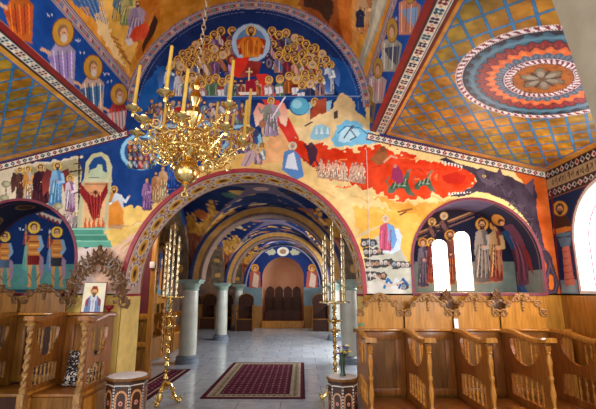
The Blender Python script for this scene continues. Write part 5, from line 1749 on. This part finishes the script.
cands = []
for (n, rad, z0, drop, a0, nc) in ((8, .54, zl_, .09, .12, (0, 1, 3, 6, 7)), (6, .58, zu_, .07, .35, (0, 1, 2, 3, 4, 5))):
    for k in range(n):
        a = a0 + 2 * math.pi * k / n
        am, e = arm_mesh(rad, z0, drop)
        am.v = [tuple(RZ(a) @ Vector(v)) for v in am.v]
        ao = am.build('arm', M_BRASS, ch)
        cm = cup_mesh(e); cm.v = [tuple(RZ(a) @ Vector(v)) for v in cm.v]
        cm.build('drip_cup', M_BRASS, ao)
        if k in nc: cands.append((CXh + e[0] * math.cos(a), CYh + e[0] * math.sin(a), 2.60 + e[2] + .061))
# filigree hoop and swags
m = MB()
for zz_, rr in ((zl_ - .02, .27),):
    m.tube([(rr * math.cos(a), rr * math.sin(a), zz_) for a in np.linspace(0, 2 * math.pi, 40, endpoint=False)], .012, 7, closed=True)
    for k in range(16):
        a = 2 * math.pi * k / 16
        M_ = T(0, 0, 0) @ RZ(a)
        m.tube([(rr + .01, p[0], zz_ + .055 + p[1]) for p in spiral((0, 0), .05, .01, -1.5, 1.4, 14)], [.009 - .004 * i / 14 for i in range(15)], 5, M_)
        m.ball((rr, 0, zz_ - .035), .017, 8, 6, M_, sc=(1, 1, 1.9)); m.ball((rr, 0, zz_ + .125), .014, 8, 6, M_, sc=(1, 1, 1.6))
m.build('filigree_hoop', M_BRASS, ch)
m = MB()
for k in range(8):
    a = .12 + 2 * math.pi * (k + .5) / 8
    m.tube([(u * math.cos(a), u * math.sin(a), zl_ - .06 - .10 * math.sin((u - .12) / .3 * math.pi)) for u in np.linspace(.12, .42, 12)], .007, 5)
    m.tube([(.42 * math.cos(a) + .035 * math.cos(q_) * math.cos(a), .42 * math.sin(a) + .035 * math.cos(q_) * math.sin(a), zl_ - .1 + .045 * math.sin(q_)) for q_ in np.linspace(0, 2 * math.pi, 14, endpoint=False)], .007, 5, closed=True)
m.build('swag_chain', M_BRASS, ch)
o = MB(); o.tube([(.045 * math.cos(q_), .02 * math.cos(q_), .03 + .062 * math.sin(q_)) for q_ in np.linspace(0, 2 * math.pi, 18, endpoint=False)], .007, 6, T(.26, -.2, zb - .02), closed=True); o.tube([(.26, -.2, zb + .07), (.24, -.18, zl_ - .05)], .005, 5)
o.build('pull_ring', M_BRASS, ch)
# chain to the vault
m = MB(); z = ztop; k = 0
Ztop = VZ + math.sqrt(VR ** 2 - (CXh - XC) ** 2) - 2.60
while z < Ztop - .05:
    pts = [(.021 * math.cos(q_), 0, .036 * math.sin(q_) + z + .036) for q_ in np.linspace(0, 2 * math.pi, 12, endpoint=False)]
    m.tube([tuple(Vector(p)) for p in pts], .0065, 6, RZ(math.pi / 2 * (k % 2) + .6), closed=True); z += .058; k += 1
m.lathe([(.05, Ztop - .06), (.03, Ztop - .04), (.012, z - .02)][::-1], 12)
M_CHAIN = plain('pale_chain_metal', (180, 160, 130), .35, .8, (210, 196, 170), 30)
m.build('chain', M_CHAIN, ch)
TILT = T(CXh, CYh, ball[2]) @ RY(math.radians(3.2)) @ T(-CXh, -CYh, -ball[2])
ch.matrix_world = TILT @ T(CXh, CYh, 2.60)
proto = None
for c in cands:
    c = tuple(TILT @ Vector(c))
    if proto is None:
        proto = thing('beeswax_candle', 'tall yellow beeswax candle standing in a chandelier cup', 'candle', c, 0, 'candles of the chandelier'); proto.rotation_euler = (0, math.radians(3.2), 0)
        m = MB(); m.lathe([(.017, 0), (.0165, .3), (.0155, .455), (.008, .462), (0, .463)], 12); m.build('wax_stick', M_WAX, proto)
        m = MB(); m.tube([(0, 0, .46), (.002, 0, .475), (.004, 0, .485)], .0025, 5); m.build('wick', M_IRON, proto)
    else: copy_tree(proto, c)


# ---------------------------------------------------------------- standing candelabra
def candelabrum(label, loc, zcup, ztip, spread, n, rot):
    t = thing('standing_candelabrum', label, 'candelabrum', loc, rot, 'brass standing candelabra')
    for k in range(3):
        a = 2 * math.pi * k / 3
        m = MB()
        m.tube([(r * math.cos(a), r * math.sin(a), z) for r, z in ((.02, .30), (.06, .27), (.10, .19), (.13, .1), (.17, .05), (.215, .045), (.235, .075), (.22, .1))], [.022, .026, .026, .024, .028, .026, .018, .01], 8)
        m.ball((.20 * math.cos(a), .20 * math.sin(a), .032), .032, 10, 8, sc=(1.2, 1.2, 1))
        m.ball((.11 * math.cos(a), .11 * math.sin(a), .19), .035, 8, 6); m.tube([(.07 * math.cos(a) , .07 * math.sin(a), .1), (.13 * math.cos(a), .13 * math.sin(a), .06)], .016, 6)
        m.build('leg', M_BRASS, t)
    h = zcup - .26; seq = []
    for k in range(7):
        z = .26 + h * k / 7; hh = h / 7
        seq += [(.018, z), (.03, z + hh * .05), (.05, z + hh * .1), (.03, z + hh * .16), (.02, z + hh * .22), (.026, z + hh * .35), (.038, z + hh * .5), (.024, z + hh * .7), (.017, z + hh * .85), (.032, z + hh * .92)]
    m = MB(); m.lathe([(.0, .2), (.045, .2), (.05, .24)] + seq + [(.02, zcup)], 14); m.build('stem', M_BRASS, t)
    for i, (zt, rt) in enumerate(((zcup, spread + .06), (zcup - .28, .10), (zcup - .42, .075))):
        m = MB(); m.lathe([(.02, zt - .04), (.05, zt - .03), (rt * .8, zt - .012), (rt, zt + .004), (rt, zt + .014), (rt * .85, zt + .01), (.02, zt)], 20)
        for k in range(10):
            a = 2 * math.pi * k / 10; m.ball((rt * math.cos(a), rt * math.sin(a), zt), .014, 7, 5)
        m.build('tray', M_BRASS, t)
    for k in range(n):
        a = 2 * math.pi * k / n + .4
        r = spread if k else 0.0
        top = ztip - (.0 if k == 0 else .12 + .11 * (k % 3))
        hh = top - zcup; sq = []
        for j in range(9):
            z = zcup + hh * j / 9; q_ = hh / 9
            sq += [(.017, z), (.030, z + q_ * .06), (.017, z + q_ * .14), (.021, z + q_ * .5), (.018, z + q_ * .9)]
        m = MB(); m.lathe([(.02, zcup + .0)] + sq + [(.02, top - .03), (.01, top - .01), (.004, top)], 10, (r * math.cos(a), r * math.sin(a), 0)); m.build('gilt_rod', M_SILVER, t)
    return t


p = on_y([(166, 330)], 6.35)[0]
candelabrum('tall brass candelabrum with clustered rods, left inside the arch', (float(on_y([(165, 390)], 6.35)[0, 0]), 6.35, 0), 1.50, 2.66, .115, 5, .3)
candelabrum('tall brass candelabrum with clustered rods, right of the carpet', (.50, 6.55, 0), 1.42, 2.74, .17, 6, .9)
# ---------------------------------------------------------------- octagonal inlaid tables
M_INLAYD = plain('dark_inlay_wood', (50, 28, 18), .3, 0, (84, 48, 28), 20)
M_INLAYA = plain('amber_inlay', (176, 104, 44), .3, 0, (206, 140, 70), 20)
M_PEARL = plain('mother_of_pearl', (214, 206, 196), .2, 0, (240, 234, 226), 30)
M_ROSE = plain('rust_red_inlay', (150, 50, 36), .35, 0, (180, 76, 50), 20)


def octagon_table(label, loc, r, h, rot):
    t = thing('octagonal_table', label, 'table', loc, rot, 'inlaid octagonal tables')
    m = MB(); m.lathe([(r * .93, 0), (r * .93, .02), (r * .9, .03), (r * .9, h - .05), (r * .93, h - .04), (r * .93, h - .028)], 8, a0=math.pi / 8); m.build('body', M_INLAYD, t, smooth=False)
    m = MB(); m.lathe([(r * .96, h - .028), (r, h - .022), (r, h - .006), (r * .985, h)], 8, a0=math.pi / 8); m.build('top', M_OAKD, t, smooth=False)
    ap = r * .9 * math.cos(math.pi / 8); w = 2 * r * .9 * math.sin(math.pi / 8)
    for k in range(8):
        M_ = RZ(math.pi / 4 * k) @ T(ap, 0, 0)
        def flat(mb, pts, off): mb.add([(off, a, b) for a, b in pts], [tuple(range(len(pts)))], M_)
        pn = MB(); aw = w * .40; sp_ = h * .66
        outer = [(aw, .06), (aw, sp_)] + [(aw * math.cos(a) * (1), sp_ + aw * 1.25 * math.sin(a)) for a in np.linspace(0, math.pi, 13)[1:-1]] + [(-aw, sp_), (-aw, .06)]
        flat(pn, outer, .002); po = pn.build('arch_panel', M_INLAYA, t, smooth=False)
        q_ = MB(); iw = aw * .68
        flat(q_, [(iw, .08), (iw, sp_)] + [(iw * math.cos(a), sp_ + iw * 1.25 * math.sin(a)) for a in np.linspace(0, math.pi, 13)[1:-1]] + [(-iw, sp_), (-iw, .08)], .003); q_.build('dark_field', M_INLAYD, po, smooth=False)
        for zc, rr in ((h * .34, iw * .62), (h * .58, iw * .55)):
            f = MB(); flat(f, [(rr * math.cos(a), zc + rr * 1.15 * math.sin(a)) for a in np.linspace(0, 2 * math.pi, 14, endpoint=False)], .004)
            f.build('rosette', M_ROSE, po, smooth=False)
        d = MB()
        for zc in (h * .34, h * .58):
            for j in range(8):
                a = math.pi / 4 * j; c = (iw * .34 * math.cos(a), zc + iw * .4 * math.sin(a)); s_ = iw * .12
                flat(d, [(c[0] + s_, c[1]), (c[0], c[1] + s_), (c[0] - s_, c[1]), (c[0], c[1] - s_)], .005)
        for j in range(16):
            z = .05 + j * (h - .13) / 15
            for sx in (-1, 1): flat(d, [(sx * w * .455 - .005, z - .009), (sx * w * .455 + .005, z - .009), (sx * w * .455 + .005, z + .009), (sx * w * .455 - .005, z + .009)], .003)
        for j in range(9):
            yy = -w * .38 + j * w * .095
            for zc in (h - .075, .04): flat(d, [(yy - .007, zc - .006), (yy + .007, zc - .006), (yy + .007, zc + .006), (yy - .007, zc + .006)], .003)
            a = math.pi * (j + .5) / 9; c = (aw * .87 * math.cos(a), sp_ + aw * 1.08 * math.sin(a)); flat(d, [(c[0] + .006, c[1]), (c[0], c[1] + .006), (c[0] - .006, c[1]), (c[0], c[1] - .006)], .004)
        for j in range(10):
            z = .09 + j * (sp_ - .1) / 9
            for sx in (-1, 1): flat(d, [(sx * aw * .87 + .005, z), (sx * aw * .87, z + .008), (sx * aw * .87 - .005, z), (sx * aw * .87, z - .008)], .004)
        d.build('pearl_inlay', M_PEARL, po, smooth=False)
    return t


def doily(label, loc, r, lobes):
    vs = [(0, 0, .004)]; n = 96
    for k in range(n):
        a = 2 * math.pi * k / n; rr = r * (1 + .06 * abs(math.cos(a * lobes / 2)) - .03)
        vs.append((rr * math.cos(a), rr * math.sin(a), .004))
    for k in range(n): vs.append((vs[k + 1][0] * 1.005, vs[k + 1][1] * 1.005, .0005))
    fs = [(0, k + 1, (k + 1) % n + 1) for k in range(n)] + [(k + 1, n + 1 + k, n + 1 + (k + 1) % n, (k + 1) % n + 1) for k in range(n)]
    m = MB(); m.add(vs, fs); o = m.build('lace_doily', M_WHITE); o.location = loc
    return tag(o, label, 'doily', kind='thing')


octagon_table('larger inlaid octagonal table at the left foot of the arch', (-2.06, 5.14, 0), .255, .62, .12)
doily('round white scalloped cloth on the left octagonal table', (-2.06, 5.14, .6205), .215, 14)
octagon_table('smaller inlaid octagonal table under the flower vase, beside the oak stalls', (.468, 5.08, 0), .19, .62, .3)
doily('white scalloped cloth beneath the flower vase on the right table', (.468, 5.08, .6205), .165, 12)
vz = thing('flower_vase', 'slim dark green glass vase on the right octagonal table', 'vase', (.475, 5.10, .626))
m = MB(); m.lathe([(.0, 0), (.035, 0), (.036, .01), (.026, .03), (.024, .1), (.03, .2), (.036, .235), (.031, .235), (.022, .12), (.0, .05)], 18); m.build('vessel', plain('dark_green_glass', (44, 62, 44), .12, 0, (64, 84, 58), 10), vz)
bq = thing('flower_bouquet', 'small bouquet of purple, yellow and white flowers in the slim vase', 'flowers', (.475, 5.10, .83))
M_LEAF = plain('leaf_green', (60, 92, 46), .6, 0, (90, 120, 60), 20)
m = MB(); rr_ = random.Random(5); heads = []
for k in range(17):
    a = rr_.uniform(0, 6.28); r = rr_.uniform(.02, .095); z = rr_.uniform(.04, .14)
    hd = (r * math.cos(a), r * math.sin(a), z); heads.append(hd)
    m.tube([(0, 0, -.15), (hd[0] * .2, hd[1] * .2, 0), (hd[0] * .8, hd[1] * .8, z * .7), hd], .0022, 5)
for k in range(12):
    a = rr_.uniform(0, 6.28); c, s_ = math.cos(a), math.sin(a); z = rr_.uniform(.02, .07)
    m.add([(0, 0, .0), (.04 * c - .012 * s_, .04 * s_ + .012 * c, z), (.085 * c, .085 * s_, z * 1.2), (.04 * c + .012 * s_, .04 * s_ - .012 * c, z)], [(0, 1, 2, 3)])
m.build('stems', M_LEAF, bq)
FC = [plain('purple_petal', (110, 60, 140), .7), plain('yellow_petal', (226, 196, 70), .7), plain('white_petal', (232, 228, 224), .7), plain('violet_blue_petal', (80, 76, 150), .7)]
for k, hd in enumerate(heads):
    f = MB()
    for j in range(6):
        a = math.pi / 3 * j; f.ball((hd[0] + .013 * math.cos(a), hd[1] + .013 * math.sin(a), hd[2]), .011, 7, 5, sc=(1, 1, .6))
    f.ball((hd[0], hd[1], hd[2] + .005), .008, 7, 5); f.build('blossom', FC[k % 4], bq)


# ---------------------------------------------------------------- carpets
def carpet(name, label, x0, x1, y0, y1, bw, res=.014):
    cv = Canvas(x0, x1, y0, y1, res, None, (84, 22, 44))
    X, Y = cv.U, cv.V
    e = np.minimum(np.minimum(X - x0, x1 - X), np.minimum(Y - y0, y1 - Y))
    P = lambda m_, c: cv.a.__setitem__(m_, c)
    # field of small lozenges
    u, v = (X - x0) / .11, (Y - y0) / .15
    fu, fv = u - np.floor(u) - .5, v - np.floor(v) - .5
    P(np.abs(fu) + np.abs(fv) < .26, (120, 76, 84)); P(np.abs(fu) + np.abs(fv) < .13, (176, 150, 140))
    fu2, fv2 = u + .5 - np.floor(u + .5) - .5, v + .5 - np.floor(v + .5) - .5
    P(np.abs(fu2) + np.abs(fv2) < .22, (52, 16, 36)); P(np.abs(fu2) + np.abs(fv2) < .08, (150, 100, 90))
    P(e < bw, (60, 18, 34)); P(e < bw - .025, (150, 136, 112))
    w = np.sin(X * 40) * np.sin(Y * 40)
    P((e < bw - .06) & (e > .1) & (w > .35), (92, 84, 70)); P((e < bw - .06) & (e > .1) & (w < -.5), (110, 60, 60))
    P((e < .1), (172, 158, 134)); P((e < .075), (86, 24, 44)); P(e < .03, (66, 18, 34))
    o = cv.mesh(name, lambda x, y: np.stack([x, y, np.full_like(x, .012)], 1), None, M_CARPET)
    m = MB(); m.box(((x0 + x1) / 2, (y0 + y1) / 2, .006), (x1 - x0, y1 - y0, .0115)); m.build('backing', plain('carpet_backing_' + name, (70, 24, 40), .95), o)
    return tag(o, label, 'carpet', kind='thing')


carpet('carpet', 'maroon rug with beige border in the middle of the tiled floor', -1.545, .045, 6.64, 9.78, .27)
carpet('runner_carpet', 'dark maroon runner on the left behind the candelabrum, ending at the column', -2.77, -2.30, 5.7, 8.98, .12)

# ---------------------------------------------------------------- wooden screen with the red panel, its small picture
sc_ = thing('wooden_screen', 'wooden screen with dark red upper panel, just inside the arch on the left', 'screen', (-3.40, 7.95, 0))
m = MB(); m.box((.555, 0, 1.55), (.10, .09, 3.1), bev=.012); m.box((.555, 0, .08), (.13, .12, .16), bev=.01); m.build('post', M_OAK, sc_)
m = MB(); m.box((-.50, 0, 1.55), (.10, .09, 3.1), bev=.012); m.build('post', M_OAK, sc_)
for zc, hh in ((3.02, .14), (1.12, .10), (.62, .08), (.1, .14)):
    m = MB(); m.box((.03, 0, zc), (1.0, .075, hh), bev=.01); m.build('rail', M_OAK, sc_)
m = MB(); m.box((.03, .01, 2.06), (.98, .03, 1.80)); m.build('red_panel', plain('dark_red_cloth', (84, 18, 24), .7, 0, (110, 26, 32), 6), sc_)
for zc, hh in ((.87, .42), (.36, .44)):
    m = MB(); m.box((.03, .01, zc), (.98, .03, hh)); m.box((.03, -.012, zc), (.8, .02, hh * .7), bev=.008); m.build('lower_panel', M_OAKD, sc_)
pic = thing('small_picture', 'small blue and white picture fixed low on the wooden screen', 'picture', (-3.16 + .0, 7.908, .90))
m = MB(); m.box((0, -.008, .13), (.24, .016, .30), bev=.003); m.build('frame', M_WALNUT, pic)
m = MB(); m.box((0, -.018, .13), (.2, .004, .26)); m.build('image', plain('blue_print', (60, 140, 176), .5, 0, (90, 170, 200), 9), pic)
m = MB(); m.ball((.01, -.021, .10), .05, 12, 8, sc=(1.1, .05, .9)); m.build('white_motif', M_PEARL, pic)
o = MB().box((0, 0, .06), (.085, .05, .12), bev=.01).build('wall_light', plain('ivory_plastic', (232, 206, 190), .5)); o.location = (-2.86, 7.875, 2.02)
tag(o, 'small ivory light fitting high on the wooden screen post', 'light', kind='thing')


# ---------------------------------------------------------------- stalls in the hall
def hall_stall(mw, md, w=.68, h=1.46):
    t = thing('hall_stall', None, 'stall', (0, 0, 0))
    top = [(w / 2 * math.cos(a) * .92, h - .22 + .22 * math.sin(a)) for a in np.linspace(0, math.pi, 15)]
    m = MB(); m.plate([(w * .46, .1)] + top + [(-w * .46, .1)], [], .04, T(0, -.03, 0)); m.build('back', md, t, ang=30)
    m = MB(); m.tube([(a, -.055, b) for a, b in top], .02, 6); m.ball((0, -.05, h + .02), .035, 8, 6); m.build('back_moulding', mw, t)
    m = MB(); m.box((0, -.27, .46), (w * .9, .44, .04), bev=.01); m.build('seat', mw, t)
    m = MB(); m.box((0, -.45, .23), (w * .9, .03, .44)); m.build('front_board', md, t)
    for sx in (-1, 1):
        x = sx * w * .48
        m = MB(); m.plate([(0, 0), (-.5, 0), (-.5, .5), (-.42, .62), (-.3, .7), (-.34, .86), (-.5, .92), (-.5, .98), (0, 1.02)], [[(-.12, .56), (-.26, .6), (-.24, .8), (-.12, .86)]], .035, T(x, 0, 0), 'YZ'); m.build('side', mw, t, ang=30)
        m = MB(); m.lathe(turned(.46, .028), 8, (x, -.49, .5)); m.build('post', mw, t)
        m = MB(); m.box((x, -.26, 1.0), (.07, .54, .035), bev=.01); m.build('armrest', mw, t)
    return t


st = hall_stall(M_WALNUT, M_WALNUT)
st.location = (EX - .60, EY + .50, .30); st['label'] = 'leftmost round-topped dark stall in the end recess'; st['group'] = 'stalls in the end recess'
sc4 = .655
st.scale = (.58, .7, 1)
for k, l in enumerate(('second dark round-topped stall from the left in the end recess', 'third dark round-topped stall from the left in the end recess', 'rightmost round-topped dark stall in the end recess')):
    copy_tree(st, (EX - .60 + .40 * (k + 1), EY + .50, .30), None, l)
st2 = hall_stall(M_OAKD, M_WALNUT)
st2.location = (-2.32, 17.52, 0); st2['label'] = 'brown stall at the end wall, left of the recess'; st2['group'] = 'stalls along the end walls'
copy_tree(st2, (.74, 17.52, 0), None, 'brown stall at the end wall, right of the recess beside the candelabrum')
for k, l in enumerate(('far brown stall seen between the two left columns, nearest the second column', 'far brown stall seen between the two left columns, middle one', 'far brown stall seen between the two left columns, nearest the first column')):
    copy_tree(st2, (-3.34 - .70 * k, EY - .02, 0), None, l)
st3 = hall_stall(M_OAK, M_OAKD)
st3.location = (LA + .02, 8.55, 0); st3.rotation_euler = (0, 0, math.pi / 2); st3['label'] = 'golden side stall in the left aisle, just behind the wooden screen'; st3['group'] = 'stalls along the left aisle'
for k, l in enumerate(('golden side stall in the left aisle, second behind the screen', None, 'golden side stall in the left aisle, just past the carved canopy', 'golden side stall in the left aisle, last before the first column')):
    if l: copy_tree(st3, (LA + .02, 8.55 + .80 * (k + 1), 0), None, l)
# carved canopy throne in the left aisle
cn = thing('canopy_throne', 'gilded carved canopy throne in the left aisle beyond the screen', 'throne', (LA + .03, 10.15, 0), math.pi / 2)
m = MB()
arcp = [(.2 * math.cos(a), 2.35 + .28 * math.sin(a)) for a in np.linspace(0, math.pi, 13)]
m.plate([(.42, 1.3), (.42, 2.75), (.30, 2.9), (.16, 3.05), (0, 3.2), (-.16, 3.05), (-.30, 2.9), (-.42, 2.75), (-.42, 1.3)], [[(.2, 1.5)] + arcp + [(-.2, 1.5)]], .06, T(0, -.45, 0)); m.build('carved_front', M_OAK, cn, ang=30)
m = MB(); m.box((0, -.04, 1.5), (.84, .05, 2.9)); m.box((0, -.25, 2.72), (.84, .46, .06)); m.build('back', M_OAKD, cn)
m = MB()
for sx in (-1, 1):
    m.tube([(sx * (.22 + p[0]), -.49, 2.86 + p[1]) for p in spiral((0, 0), .1, .015, .5, 1.5 * sx, 20)], .018, 6)
    m.tube([(sx * (.32 + p[0]), -.49, 2.66 + p[1]) for p in spiral((0, 0), .08, .015, .5, -1.5 * sx, 20)], .018, 6)
    for k in range(5): m.ball((sx * .31, -.49, 1.6 + k * .2), .04, 8, 6, sc=(1, .6, 1.5))
m.ball((0, -.47, 3.22), .06, 10, 8); m.build('scroll_carving', M_CARVE, cn)
for sx in (-1, 1):
    v_, f_ = post_twist(1.3, .045); m = MB(); m.add(v_, f_, T(sx * .37, -.45, 0)); m.build('post', M_OAK, cn)
m = MB(); m.box((0, -.28, .5), (.76, .4, .05), bev=.01); m.box((0, -.45, .25), (.74, .03, .46)); m.build('seat', M_OAKD, cn)

# cable down the fresco
pts = on_y([(366.5, 150), (367.5, 180), (369, 230), (370.5, 280)], D - .006)
m = MB(); m.tube([tuple(p) for p in pts], .0035, 6); o = m.build('white_cable', M_PEARL)
tag(o, 'thin white cable running down the fresco between the arch and the right niche', 'cable', kind='thing')
